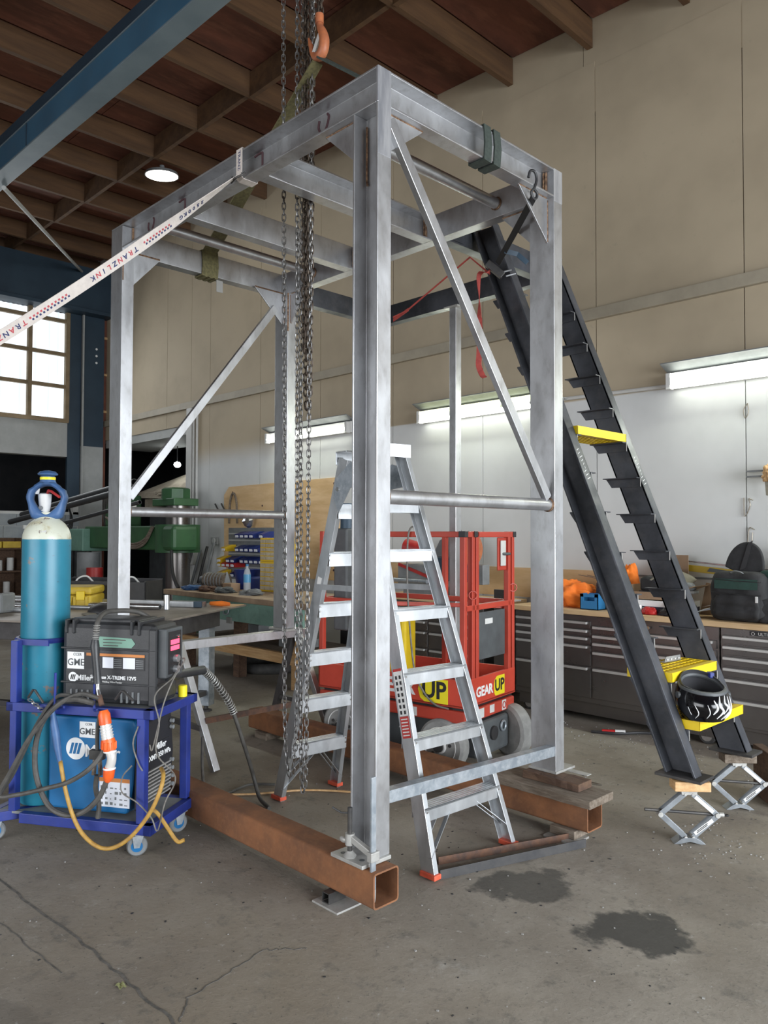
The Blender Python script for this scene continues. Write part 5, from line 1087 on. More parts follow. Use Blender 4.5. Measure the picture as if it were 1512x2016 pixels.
MB().tube(cat_rom([CW(p) for p in [(-.147,-.07,.490),(-.138,-.07,.465),(-.140,-.07,.44),(-.150,-.068,.415)]], 5), .021, 14).ob('plug_elbow', 'clear_plastic', pl, True)
q = [CW(p) for p in [(-.150,-.068,.418),(-.151,-.068,.405),(-.155,-.066,.375),(-.163,-.062,.352)]]; MB().tube(q, .02, 16, rs=[.025,.026,.025,.014]).ob('cable_gland', 'plug_orange', pl, True)
MB().ring(CW((-.150,-.068,.412)), (.05,0,-1), .024, .005, 18, 6).ob('white_seal', 'white_bright', pl, True)
ec = thing('earth_clamp', 'brass earth clamp clipped on a cable in front of the blue welder', 'clamp', CW((-.24,-.03,.38)))
for s_ in (-1, 1): MB().bar(CW((-.245+s_*.012,-.02,.44)), CW((-.245+s_*.018,-.02,.36)), .02, .012).ob('jaw', 'wood_old', ec, bevel=.002)
MB().obox(CW((-.245,-.02,.455)), V((.03,.02,0)), V((-.008,.012,0)), V((0,0,.022))).ob('grip', 'rubber', ec, bevel=.004)
MB().tube(cat_rom([CW(p) for p in [(-.245,-.02,.46),(-.25,-.015,.55),(-.235,-.02,.64)]],5), .010, 8).ob('lead', 'cable_black', ec, True)
MB().tube(cat_rom([CW(p) for p in [(-.245,-.02,.36),(-.255,-.015,.30),(-.24,-.01,.22),(-.245,-.01,.16)]],5), .012, 8).ob('lead', 'cable_black', ec, True)
for k, (pts, lab) in enumerate((([(.05,.20,.86),(.06,.12,.80),(.036,.0,.736),(.076,-.03,.623),(.065,-.03,.484),(.116,.05,.357),(.076,.03,.245),(.085,-.05,.148),(.054,-.05,.20),(-.018,-.05,.263),(-.096,-.05,.303),(-.10,-.04,.369),(-.06,-.03,.42)], 'thin grey control cable winding down the right end of the cart'),
        ([(.05,.18,.87),(.10,.16,.88),(.085,.08,.80),(.07,.02,.70),(.07,-.03,.60),(.045,-.035,.50),(.03,-.03,.52)], 'thin grey control cable hanging to the right cart post'),
        ([(-.03,-.03,.60),(-.055,-.03,.52),(-.03,-.03,.44),(-.005,-.03,.40)], 'short thin grey wire on the front of the right cart post'))):
    ctube('control_cable', lab, 'cable', pts, .0035, 'cable_grey', 6, 7, 'thin control cables on the cart')
o = MB().lathe([(.002,0),(.022,0),(.0225,.052),(.018,.056)], CW((.015,.30,.673)), (0,0,1), 20).ob('yellow_pot', 'yellow_sign', smooth=True); tag(o, 'small yellow pot on the right corner of the cart', 'pot')
tb = thing('torch_connector', 'black torch connector with spring strain relief sticking out of the wire feeder', 'connector', CW((.06,.25,.79)))
e0, e1 = CW((-.02,.22,.785)), V((-1.315,.02,.775))
MB().tube([CW((.005,.15,.80)), e0+(e1-e0)*.25, e0+(e1-e0)*.3, e1], .024, 14, rs=[.026,.026,.022,.023]).ob('barrel', K, tb, True)
sp_ = cat_rom([(-1.315,.02,.775),(-1.33,.10,.70),(-1.335,.19,.58),(-1.335,.235,.48),(-1.345,.285,.36),(-1.37,.35,.22),(-1.40,.40,.12),(-1.33,.39,.03),(-1.20,.36,.012)], 10)
MB().tube(sp_, .011, 10).ob('torch_cable', 'cable_black', tb, True)
hx = []
for i in range(27*10):
    t = i/10; k = min(len(sp_)-2, t); a = sp_[int(k)]; b_ = sp_[int(k)+1]; p = a+(b_-a)*(k-int(k)); d = (b_-a).normalized(); x_ = d.orthogonal().normalized(); y_ = d.cross(x_); hx.append(p+(x_*math.cos(t*5)+y_*math.sin(t*5))*.019)
MB().tube(hx, .0028, 5).ob('spring', 'plate_dusty', tb, True)
o = MB().tube(cat_rom([(-1.25,-.02,.45),(-1.33,.03,.25),(-1.45,.13,.08),(-1.55,.30,.012),(-1.6,.5,.012),(-1.5,.62,.012)], 8), .008, 8).ob('floor_cable', 'cable_black', smooth=True); tag(o, 'black cable dropping behind the cart to the floor', 'cable')
o = MB().tube(cat_rom([(-1.75,.10,.008),(-1.62,.25,.008),(-1.45,.45,.008),(-1.30,.70,.008),(-1.05,.90,.008),(-.95,1.0,.008)], 8), .006, 6).ob('floor_cable', 'wood_new', smooth=True); tag(o, 'thin tan cord lying on the floor behind the near rusty beam', 'cord')
# ================================================================== trestle under the far left column
tr = thing('trestle', 'grey steel trestle carrying the far left column of the frame', 'trestle', (-2.3, .9, 0))
MB().prism([(0,0),(.075,0),(.075,.055),(.070,.055),(.070,.005),(.005,.005),(.005,.055),(0,.055)], (-2.345,.36,.784), X, -Z, Y*1.10).ob('top_rail', 'raw_steel', tr, bevel=.001)
for y in (.42, 1.38):
    for s_, x in ((1, -1.985), (-1, -2.63)):
        MB().bar((-2.3075+s_*.02, y+.01, .775), (x, y+(.10 if s_ > 0 else .03), .002), .045, .045, (0,1,0)).ob('leg', ('raw_steel' if s_ > 0 else 'table_dark'), tr, bevel=.002)
    MB().bar((-2.07, y+.05, .26), (-2.53, y+.03, .26), .03, .03).ob('brace', 'table_dark', tr)
MB().bar((-2.08, .50, .30), (-2.09, 1.44, .30), .02, .035).ob('stretcher', 'old_rust', tr)
st2 = thing('steel_stand', 'dark steel stand carrying the near left column behind the wire feeder', 'stand', (-2.33, .05, 0))
MB().box(-2.42,-2.24,-.05,.14,.765,.785).ob('top_plate', 'table_dark', st2); MB().box(-2.38,-2.28,0,.10,.012,.765).ob('pillar', 'table_dark', st2, bevel=.004); MB().box(-2.48,-2.18,-.1,.2,0,.012).ob('foot_plate', 'table_dark', st2)
# ================================================================== big steel table at the left (local x right, y back)
TO, TR = V((-2.757, .395, 0)), R(30)
_tm = Matrix.Translation(TO) @ Matrix.Rotation(TR, 4, 'Z'); TW = lambda x, y, z: _tm @ V((x, y, z))
tb_ = thing('steel_table', 'heavy steel workbench table behind the welding cart', 'table', TO, TR, world=False)
MB().box(-3.0, 0, 0, 1.66, .835, .85).ob('top_plate', 'table_steel', tb_, bevel=.002)
MB().box(-2.9, -.06, .06, 1.28, .70, .835).ob('frame', 'table_dark', tb_, bevel=.004)
for (x, y) in ((-.14,.14), (-.14,1.20), (-2.8,.14), (-2.8,1.2)):
    MB().box(x-.05, x+.05, y-.05, y+.05, .05, .70).ob('leg', 'galv', tb_, bevel=.004); MB().lathe([(.05,0),(.05,.012),(.018,.02),(.018,.055)], (x,y,0), (0,0,1), 14).ob('level_foot', 'table_dark', tb_, True)
MB().box(-2.8, -.14, .12, .16, .20, .24).ob('stretcher', 'table_dark', tb_); MB().box(-.17, -.11, .14, 1.2, .14, .18).ob('stretcher', 'table_dark', tb_)
TT = .8505
def ttag(mb, name, mat, label, cat, group=None, smooth=True, bevel=0):
    mb.v = [tuple(_tm @ V(v)) for v in mb.v]; return tag(mb.ob(name, mat, None, smooth, bevel), label, cat, group)
def hollow(p0, p1, r_): 
    p0, p1 = V(p0), V(p1); return MB().lathe([(r_*.8,0),(r_,0),(r_,(p1-p0).length),(r_*.8,(p1-p0).length),(r_*.8,0)], p0, p1-p0, 20, cap=False)
ttag(hollow((-2.6,.98,TT+.024),(-.46,1.00,TT+.024),.024), 'steel_pipe', 'chrome', 'bright steel pipe with open end lying on the steel table', 'pipe', 'pipes on the steel table')
ttag(hollow((-2.7,.80,TT+.016),(-.75,.86,TT+.016),.016), 'steel_pipe', 'alloy', 'thinner steel pipe in front of the bright open pipe', 'pipe', 'pipes on the steel table')
ttag(hollow((-2.8,.45,TT+.018),(-1.2,.50,TT+.018),.018), 'steel_pipe', 'alloy', 'pale steel pipe left of the gas cylinder on the table', 'pipe', 'pipes on the steel table')
ttag(hollow((-2.8,.60,TT+.018),(-1.25,.64,TT+.018),.018), 'steel_pipe', 'chrome', 'second pale pipe left of the gas cylinder further back', 'pipe', 'pipes on the steel table')
ttag(MB().box(-2.4,-.22,1.26,1.33,TT,TT+.05), 'box_section', 'alloy', 'long aluminium box section lying at the back of the table', 'metal bar', None, False, .003)
ttag(hollow((-.41,1.02,TT+.0),(-.42,1.03,TT+.12),.024), 'tube_offcut', 'alloy', 'short tube offcut standing upright on the table', 'tube')
ttag(MB().box(-.30,-.22,1.255,1.34,TT+.001,TT+.052), 'end_plug', 'navy', 'dark blue plastic plug on the end of the box section', 'plug', None, False, .003)
ttag(MB().tube([(-.22,1.40,TT+.025),(-.12,1.42,TT+.025),(-.05,1.44,TT+.02)], .02, 10, rs=[.016,.024,.014]), 'driver_handle', 'hivis', 'orange tool handle lying on the table corner', 'tool')
ttag(MB().box(-.22,.0,1.42,1.62,TT,TT+.004), 'hardboard_piece', 'wood_new', 'small tan hardboard piece on the table corner', 'board', None, False)
cpb = thing('flat_cap', 'black cap lying on the steel table', 'cap', TW(-.70,.53,TT))
MB().blob(TW(-.70,.55,TT+.01), .12, .10, .075, 20, 12).ob('crown', 'black', cpb, True); MB().blob(TW(-.72,.43,TT+.012), .09, .05, .012, 16, 6).ob('peak', 'khaki', cpb, True)
ttag(MB().prism([(0,.07),(.10,.155),(.16,.16),(.16,0),(.10,.0),(.02,.035)], (-1.62,.35,TT), X, Z, Y*.16), 'grey_scoop', 'mid_grey', 'grey pointed metal scoop half hidden by the gas cylinder', 'scoop', None, False, .02)
yc = thing('yellow_case', 'yellow hard plastic tool case with handle and latches on the table', 'case', TW(-1.42,1.07,TT), R(48), world=False)
MB().box(-.27,.27,-.18,.18,0,.105).ob('base', 'yellow_case', yc, bevel=.02); MB().box(-.27,.27,-.18,.18,.108,.175).ob('lid', 'yellow_case', yc, bevel=.02)
for x in (-.18,.18): MB().box(x-.035,x+.035,-.196,-.176,.065,.14).ob('latch', 'yellow', yc, bevel=.004)
for x in (-.23,-.13,.13,.23): MB().box(x-.012,x+.012,-.19,-.175,.01,.095).ob('rib', 'yellow_case', yc, bevel=.004)
MB().tube(cat_rom([(-.10,-.185,.085),(-.09,-.21,.035),(0,-.215,.025),(.09,-.21,.035),(.10,-.185,.085)],5), .012, 8).ob('handle', 'yellow_case', yc, True); MB().cyl((0,-.178,.075),(0,-.188,.075),.03,n=18).ob('badge', 'yellow', yc, True)
cs = thing('black_tool_tray', 'black open tool tray with a white strap behind the yellow case', 'tray', TW(-1.25,1.45,TT), R(30), world=False)
m_ = MB(); m_.box(-.5,.45,-.14,.14,0,.01); m_.box(-.5,.45,-.14,-.13,0,.20); m_.box(-.5,.45,.13,.14,0,.22); m_.box(-.5,-.49,-.14,.14,0,.21); m_.box(.44,.45,-.14,.14,0,.21); m_.ob('shell', 'black', cs)
for x in (-.30,.18): MB().tube(cat_rom([(x,-.12,.15),(x+.03,-.10,.22),(x+.09,-.06,.24),(x+.12,0,.18)],5), .008, 6).ob('strap', 'white', cs, True)
# black tubes resting on two thin pipe stands
for k, (a, b_, r_) in enumerate((((-8.59,1.5,1.628),(-5.2,1.5,1.93),.035), ((-8.32,1.56,1.72),(-5.2,1.56,2.00),.040), ((-7.6,1.62,1.55),(-5.2,1.62,1.80),.022))):
    o = hollow(a, b_, r_).ob('black_tube', 'black', smooth=True); tag(o, ('lower long black tube behind the gas cylinder','upper long black tube behind the gas cylinder','thinnest black tube below the two long ones')[k], 'tube', 'black tubes on the rack')
for k, (x, z) in enumerate(((-7.9,1.66),(-5.45,1.87))):
    t = thing('pipe_stand', ('thin white pipe stand behind the gas cylinder','pipe stand behind the left frame column')[k], 'stand', (x,1.55,0), group='pipe stands')
    MB().cyl((x,1.55,.02),(x,1.55,z-.09),.018,n=10).ob('pole', 'white_paint', t, True); MB().box(x-.02,x+.02,1.42,1.70,z-.125,z-.08).ob('crossbar', 'white_paint', t); MB().lathe([(.16,0),(.16,.012),(.03,.03)], (x,1.55,0), (0,0,1), 18).ob('base', 'dark_grey', t, True)
# ================================================================== shelf against the block wall at far left
sh = thing('wooden_shelf', 'low dark wooden shelf with paint tins against the white block wall', 'shelf', (XE+.3, 1.95, 0))
[MB().box(XE+.06,XE+.36,y_,y_+.03,0,1.40).ob('side', 'wood_dark', sh) for y_ in (.6,2.36)]; MB().box(XE+.05,XE+.07,.6,2.39,0,1.4).ob('back', 'wood_dark', sh)
for z in (.1,.48,.86,1.22): MB().box(XE+.06,XE+.36,.63,2.36,z,z+.025).ob('board', 'wood_dark', sh)
for k in range(5): tag(MB().box(XE+.08,XE+.34,2.385-.30*(k+1)+.01,2.385-.30*k-.01,1.2455,1.345).ob('yellow_box', 'yellow_case', None, bevel=.006), ('rightmost','second','third','fourth','leftmost')[k]+' yellow box from the right on the wooden shelf top', 'box', 'yellow boxes on the shelf')
for k, (y, z, r_, h_) in enumerate(((2.25,.8855,.05,.20),(2.08,.8855,.05,.16),(1.88,.8855,.06,.14),(2.2,.5055,.05,.2))):
    t = MB().lathe([(r_,0),(r_,h_),(r_*.9,h_+.004)], (XE+.2,y,z), (0,0,1), 16).ob('white_tin', 'white', smooth=True); tag(t, ('tall white tin at the right end of the middle shelf','second white tin from the right on the middle shelf','short white tin further left on the middle shelf','white tin on the lower shelf')[k], 'tin', 'white tins on the shelf')
bsp = thing('black_speaker_box', 'tall black box standing by the white pillar of the end wall', 'box', (XE+.35,3.35,0)); MB().box(XE+.06,XE+.5,3.12,3.45,.0,1.35).ob('case', 'black', bsp, bevel=.01); MB().box(XE+.5,XE+.505,3.16,3.41,.1,1.25).ob('grille', 'dark_grey', bsp)
o = MB().box(-10.4,-10.2,2.95,3.0,.85,.97).ob('x', 'black'); bpy.data.objects.remove(o)
# ================================================================== green bench
BZ = .84; bx0, bx1, by0, by1 = -5.95, -3.32, 2.30, 3.30
gb = thing('green_bench', 'long green workbench with thick timber top below the plywood board', 'bench', (-4.6, 2.8, 0))
for k in range(5): MB().box(bx0, bx1, by0+.2*k+.002, by0+.2*k+.198, BZ-.055, BZ).ob('top_plank', 'bench_top', gb, bevel=.003)
MB().box(bx0+.12, bx1-.12, by0+.05, by0+.08, BZ-.26, BZ-.056).ob('apron', 'bench_green', gb, bevel=.002); MB().box(bx0+.12, bx0+.15, by0+.08, by1-.06, BZ-.26, BZ-.056).ob('end_apron', 'bench_green', gb)
for x in (bx0+.35, -4.6, bx1-.30):
    for y in (by0+.15, by1-.12): MB().box(x-.05, x+.05, y-.05, y+.05, 0, BZ-.056).ob('leg', 'wood_new' if x > -4 else 'wood_dark', gb, bevel=.003)
MB().box(bx0+.3, bx1-.25, by0+.07, by0+.12, .24, .34).ob('shelf_rail', 'wood_new', gb); MB().box(bx0+.3, bx1-.25, by0+.12, by1-.1, .31, .34).ob('shelf', 'wood_old', gb)
MB().tube(cat_rom([(-4.75,by0+.045,BZ-.12),(-4.74,by0+.035,BZ-.19),(-4.66,by0+.035,BZ-.19),(-4.65,by0+.045,BZ-.12)],4), .008, 6).ob('pull_handle', 'galv', gb); MB().box(-4.68,-4.60,by0+.03,by0+.05,BZ-.285,BZ-.225).ob('label_plate', 'chip', gb)
for k in range(3): MB().cyl((-5.05+.05*k,by0+.048,BZ-.11-.008*k),(-5.05+.05*k,by0+.044,BZ-.11-.008*k),.014,n=10).ob('paint_spot', 'white', gb)
for k, (x, y, s_) in enumerate(((-4.35,2.9,.16),(-4.1,2.7,.13),(-3.9,2.8,.12),(-4.9,2.9,.2))):
    o = MB().box(x-s_/2,x+s_/2,y-.08,y+.08,.3405,.3405+s_*.7).ob('steel_block', 'mid_grey', bevel=.004); tag(o, ('grey steel block on the bench lower shelf, second from left','grey steel block on the bench lower shelf beside the leg','small grey steel block at the right of the bench lower shelf','largest steel block at the left of the bench lower shelf')[k], 'steel block', 'blocks under the green bench')
tyre = MB().ring((-4.75,2.95,.055),(0,0,1),.36,.055,32,10).ob('old_tyre', 'rubber', smooth=True); tag(tyre, 'old rubber tyre lying flat under the green bench', 'tyre')
# yellow small-parts drawer cabinets
def parts_cab(z0_, h_, rows, cols, label):
    t = thing('drawer_cabinet', label, 'drawer unit', (-4.72,3.05,z0_), group='yellow drawer units'); a0, a1, fy_ = -4.95, -4.55, 2.93
    MB().box(a0,a1,fy_+.01,fy_+.2,z0_,z0_+h_).ob('frame', 'bin_yellow', t, bevel=.003)
    for r_ in range(rows):
        for k in range(cols):
            w_, hh = (a1-a0-.03)/cols, (h_-.03)/rows; MB().box(a0+.015+w_*k+.004, a0+.015+w_*(k+1)-.004, fy_, fy_+.012, z0_+.015+hh*r_+.005, z0_+.015+hh*(r_+1)-.005).ob('drawer', 'drawer_clear', t, bevel=.002)
parts_cab(BZ+.001, .33, 6, 4, 'lower yellow small-parts drawer unit on the green bench'); parts_cab(BZ+.333, .26, 5, 4, 'upper yellow small-parts drawer unit on the green bench')
# louvre panel with plastic bins on the wall
lvp = thing('louvre_panel', 'grey louvre panel with plastic parts bins on the wall at the plywood corner', 'panel', (-6.45, YW-.05, .95))
MB().box(-6.95,-5.85,YW-.05,YW-.03,.86,1.56).ob('panel', 'mid_grey', lvp)
for k in range(7): MB().box(-6.93,-5.87,YW-.062,YW-.05,.93+.09*k,.95+.09*k).ob('louvre', 'grey_paint', lvp)
bin_me = MB(); bin_me.prism([(0,0),(.17,0),(.20,.05),(.06,.10),(0,.10)], (-.05,0,0), -Y, Z, X*.10); bin_me.box(-.03,.03,-.203,-.198,.012,.045)
binm = {c: MB().prism([(0,0),(.15,0),(.18,.05),(.06,.09),(0,.09)], (-.047,0,0), -Y, Z, X*.094).mesh('bin_'+c, c) for c in ('bin_blue','bin_red','bin_yellow')}
lab_me = MB().box(-.03,.03,-.178,-.166,.010,.040).mesh('bin_label', 'paper')
bi = 0
ORD = ('first','second','third','fourth','fifth','sixth','seventh')
for rn, (z, row) in zip(('top','second','third','fourth','lowest'), ((1.45,'....bbbb.b'),(1.27,'.y..bbbbb.'),(1.12,'y.bb.bbbbb'),(1.06,'yrrr......'),(.93,'y..bbbbbb.'))):
    cnt = {}
    for k, ch in enumerate(row):
        if ch == '.': continue
        bi += 1; c = {'b':'bin_blue','r':'bin_red','y':'bin_yellow'}[ch]; cn = {'b':'blue','r':'red','y':'yellow'}[ch]
        o = bpy.data.objects.new('parts_bin', binm[c]); COL.objects.link(o); o.location = (-6.90+.108*k, YW-.063, z-.03)
        cnt[cn] = cnt.get(cn, 0)+1; tag(o, '%s %s parts bin from the left in the %s row of the louvre panel' % (ORD[cnt[cn]-1], cn, rn), 'bin', '%s parts bins on the louvre panel' % cn)
        l_ = bpy.data.objects.new('label_card', lab_me); COL.objects.link(l_); l_.parent = o
# loose stuff on the green bench
mo = thing('electric_motor', 'dusty grey electric motor on the left of the green bench', 'motor', (-5.55,2.75,BZ))
MB().cyl((-5.70,2.72,BZ+.10),(-5.40,2.80,BZ+.10),.085,n=20).ob('body', 'wood_old', mo, True); MB().cyl((-5.78,2.70,BZ+.10),(-5.70,2.72,BZ+.10),.045,.06,n=14).ob('gearbox', 'dark_grey', mo, True); MB().box(-5.64,-5.46,2.70,2.82,BZ,BZ+.04).ob('foot', 'dark_grey', mo)
for k in range(6): p = V((-5.66+.045*k,2.73+.012*k,BZ+.10)); MB().ring(p,(.97,.26,0),.088,.006,18,5).ob('cooling_fin', 'mid_grey', mo)
tub = thing('blue_tub', 'dark blue plastic tub on the green bench in front of the bins', 'tub', (-5.3,3.05,BZ))
MB().lathe([(.12,0),(.16,.22),(.165,.225),(.155,.22),(.115,.006),(.01,.006)], (-5.35,3.05,BZ), (0,0,1), 20, cap=False).ob('wall', 'bin_blue', tub, True)
o = MB().box(-5.18,-4.98,2.96,3.16,BZ,BZ+.15).ob('blue_tub', 'bin_blue', bevel=.02); tag(o, 'square dark blue container right of the round tub', 'tub')
bt = thing('water_bottle', 'clear plastic water bottle with blue content on the green bench', 'bottle', (-4.99,2.80,BZ))
MB().lathe([(.005,0),(.038,.0),(.04,.02),(.04,.19),(.03,.235),(.014,.26),(.014,.28)], (-4.995,2.80,BZ), (0,0,1), 18).ob('bottle', 'clear', bt, True); MB().lathe([(.041,.10),(.041,.19)], (-4.995,2.80,BZ), (0,0,1), 18, cap=False).ob('label_band', 'bottle_blue', bt, True); MB().cyl((-4.995,2.80,BZ+.28),(-4.995,2.80,BZ+.30),.016,n=12).ob('cap', 'box_blue', bt, True)
o = MB().box(-5.27,-5.10,2.66,2.78,BZ,BZ+.085).ob('small_carton', 'cardboard', bevel=.002); tag(o, 'small brown carton on the green bench beside the bottle', 'box')
o = MB().lathe([(.05,0),(.045,.08),(.006,.20)], (-5.40,2.80,BZ), (0,0,1), 14).ob('clear_cone', 'clear', smooth=True); tag(o, 'clear plastic cone on the green bench', 'cone')
for k, (x, y, rx, mt, lab) in enumerate(((-5.62,2.48,.12,'cap_blue','blue rag on the front left of the green bench'),(-5.3,2.50,.13,'old_rust','reddish rag on the front of the green bench'),(-5.0,2.52,.12,'dark_grey','dark rag on the front middle of the green bench'),(-4.55,2.55,.12,'mid_grey','grey rag near the drawers on the green bench'),(-5.75,2.60,.13,'black','black glove on the left end of the green bench'))):
    cloth('rag', lab, 'rag', (x, y, BZ+.019), rx, .09, .035, mt, 30+k, .35, 'rags on the green bench')
ag = MB().lathe([(.02,0),(.06,.03),(.09,.10),(.05,.15),(.01,.16)], (-6.35,YW-.12,1.56), (0,-.2,1), 10).ob('foil_bag', 'chrome'); tag(ag, 'crumpled foil bag hanging over the louvre panel', 'bag')
hk = MB().tube(cat_rom([(-6.97,YW-.03,1.62),(-6.95,YW-.03,1.90),(-6.90,YW-.03,2.02),(-6.84,YW-.03,2.02),(-6.79,YW-.03,1.90),(-6.77,YW-.03,1.62)],6), .016, 8).ob('u_bolt', 'wood_old', smooth=True); tag(hk, 'large rusty hook shaped rod on the plywood board', 'rod')
for k in range(2): o = MB().cyl((-7.30+.16*k,YW-.05,1.90),(-7.16+.16*k,YW-.05,1.75),.012,n=8).ob('steel_rod', 'dark_steel'); tag(o, ('left short dark rod leaning by the plywood corner','right short dark rod leaning by the plywood corner')[k], 'rod', 'rods by the plywood')
# small clutter right of the bench
o = MB().box(-3.9,-3.5,3.32,3.6,.62,.84).ob('grey_crate', 'mid_grey', bevel=.01); tag(o, 'grey plastic crate behind the right end of the green bench', 'crate'); 
o2 = MB().box(-4.0,-3.3,3.30,3.66,.0,.619).ob('low_cupboard', 'black', bevel=.01); tag(o2, 'low black cupboard under the grey crate at the wall', 'cupboard')
# ================================================================== radial drill
rdl = thing('radial_drill', 'large green radial drill with long arm and steel column by the dark opening', 'drill', (-7.1,3.3,0))
MB().cyl((-7.15,3.3,.10),(-7.15,3.3,1.95),.165,n=28).ob('column', 'stainless', rdl, True); MB().box(-9.0,-6.8,2.9,3.65,0,.12).ob('base', 'mach_green', rdl, bevel=.02)
MB().box(-9.55,-6.95,3.02,3.32,1.25,1.585).ob('arm', 'mach_green', rdl, bevel=.02); MB().cyl((-7.12,3.28,1.22),(-7.12,3.28,1.60),.30,n=26).ob('arm_clamp', 'mach_green', rdl, True); MB().box(-7.0,-6.70,2.97,3.37,1.25,1.585).ob('arm_end', 'mach_green', rdl, bevel=.05)
MB().box(-7.55,-6.95,3.12,3.5,1.86,1.96).ob('column_cap', 'mach_green', rdl, bevel=.01); MB().lathe([(.20,0),(.20,.15),(.17,.17)], (-7.22,3.3,1.94), (0,0,1), 8).ob('motor_cap', 'mach_green', rdl)
MB().box(-9.85,-9.35,2.90,3.40,1.20,1.55).ob('drill_head', 'mach_pale', rdl, bevel=.02); MB().box(-8.9,-8.4,3.05,3.4,1.58,2.05).ob('motor', 'mach_green', rdl, bevel=.03); MB().cyl((-9.6,3.1,.75),(-9.6,3.1,1.2),.05,n=12).ob('spindle', 'dark_steel', rdl, True)
for k in range(3): MB().cyl((-9.9,2.92,1.3+.1*k),(-9.98,2.86,1.36+.1*k),.012,n=8).ob('lever', 'dark_steel', rdl, True); MB().blob((-9.99,2.86,1.38+.1*k),.022,.022,.022,10,6).ob('lever_ball', 'black', rdl, True)
for k in range(3): MB().tube(cat_rom([(-8.75,3.0,1.72),(-8.6+.02*k,2.99,1.66),(-8.2+.03*k,2.985,1.42-.025*k),(-7.85,2.985,1.33-.03*k),(-7.5,2.985,1.40-.03*k),(-7.32+.02*k,3.0,1.57)],6), .016, 6).ob('hose', 'wood_old', rdl, True)
for k in range(4): MB().tube(cat_rom([(-9.0+.06*k,3.1,1.6),(-8.95+.06*k,3.05,1.95),(-8.75+.06*k,3.05,2.05),(-8.5+.08*k,3.05,1.9),(-8.45+.09*k,3.1,1.6)],6), .018, 6).ob('hose', 'cable_black', rdl, True)
for k in range(3): MB().ring((-10.05,2.9,1.75),(.6,.5,.1*k),.20+.02*k,.015,24,6).ob('cable_coil', 'black', rdl, True)
MB().tube(cat_rom([(-6.78,3.0,1.26),(-6.72,2.98,1.0),(-6.6,2.96,.85),(-6.5,2.95,.78)],6), .022, 8).ob('drain_hose', 'black', rdl, True)
rdl.matrix_basis = Matrix.Translation(V((-.25,0,0))) @ rdl.matrix_basis
gt = thing('red_jack', 'red hydraulic unit standing behind the steel table by the drill column', 'jack', (-7.6,2.5,0)); MB().box(-7.85,-7.25,2.35,2.65,.0,.72).ob('body', 'red_paint', gt, bevel=.03); MB().box(-7.95,-7.15,2.3,2.7,.0,.08).ob('base', 'red_paint', gt); MB().cyl((-7.75,2.5,.72),(-7.75,2.5,.86),.04,n=12).ob('neck', 'chrome', gt, True)
o = MB().cyl((-8.35,2.55,0),(-8.35,2.55,1.0),.11,n=16).ob('red_cylinder', 'red_paint', smooth=True); tag(o, 'small red cylinder standing left of the red hydraulic unit', 'cylinder')
o = MB().cyl((-8.9,2.7,0),(-8.9,2.7,1.2),.16,n=18).ob('grey_drum', 'mid_grey', smooth=True); tag(o, 'tall grey pipe standing behind the left frame column', 'pipe')
for k in range(6): 
    x = -8.3+.18*k; o = MB().cyl((x,3.55,.13),(x+.25,3.72,1.25+.05*(k % 3)),.02,n=8).ob('bar_stock', 'mid_grey' if k % 2 else 'dark_steel', smooth=True); tag(o, ('leftmost','second','third','fourth','fifth','rightmost')[k]+' steel bar leaning behind the drill arm', 'steel bar', 'bars leaning behind the drill')
cloth('white_rag', 'dirty white rag heap at the foot of the drill', 'rag', (-7.9,2.05,.62), .2, .15, .12, 'canvas', 41, .3)
rgs = MB().box(-8.2,-7.6,1.9,2.2,0,.552).ob('tool_box', 'dark_grey', bevel=.01); tag(rgs, 'dark box under the dirty rag heap', 'box')
# store behind the opening
cv = thing('canvas_cover', 'pointed beige canvas cover over a machine inside the dark doorway', 'cover', (-9.9,4.9,0))
apx = V((-10.0,4.9,2.52)); basep = [V((-10.95,4.5,2.22)),V((-9.95,4.42,2.18)),V((-9.15,4.55,2.2)),V((-9.2,5.5,2.2)),V((-10.9,5.5,2.2))]
MB().add([apx]+basep+[p-Z*.10+V((0,-.03,0)) for p in basep], [(0,i+1,(i+1) % 5+1) for i in range(5)]+[(i+1,i+6,(i+1) % 5+6,(i+1) % 5+1) for i in range(5)]).ob('canvas', 'canvas', cv, False, .02)
MB().box(-10.9,-9.15,4.6,5.5,1.95,2.10).ob('machine_top', 'canvas', cv); MB().box(-10.8,-9.2,4.65,5.45,0,1.95).ob('machine_body', 'dark_grey', cv)
cloth('folded_sack', 'folded beige sack at the front of the canvas cover', 'sack', (-9.75,4.42,2.17), .34, .10, .07, 'canvas', 44, .35)
lb_ = thing('store_lamp', 'small lit bulb lamp in the dark store', 'lamp', (-9.75,4.6,2.6)); MB().blob((-9.75,4.6,2.66),.06,.06,.05,16,10).ob('bulb', 'bulb_lit', lb_, True); MB().cyl((-9.75,4.6,2.70),(-9.75,4.6,3.49),.01,n=6).ob('cord', 'black', lb_)
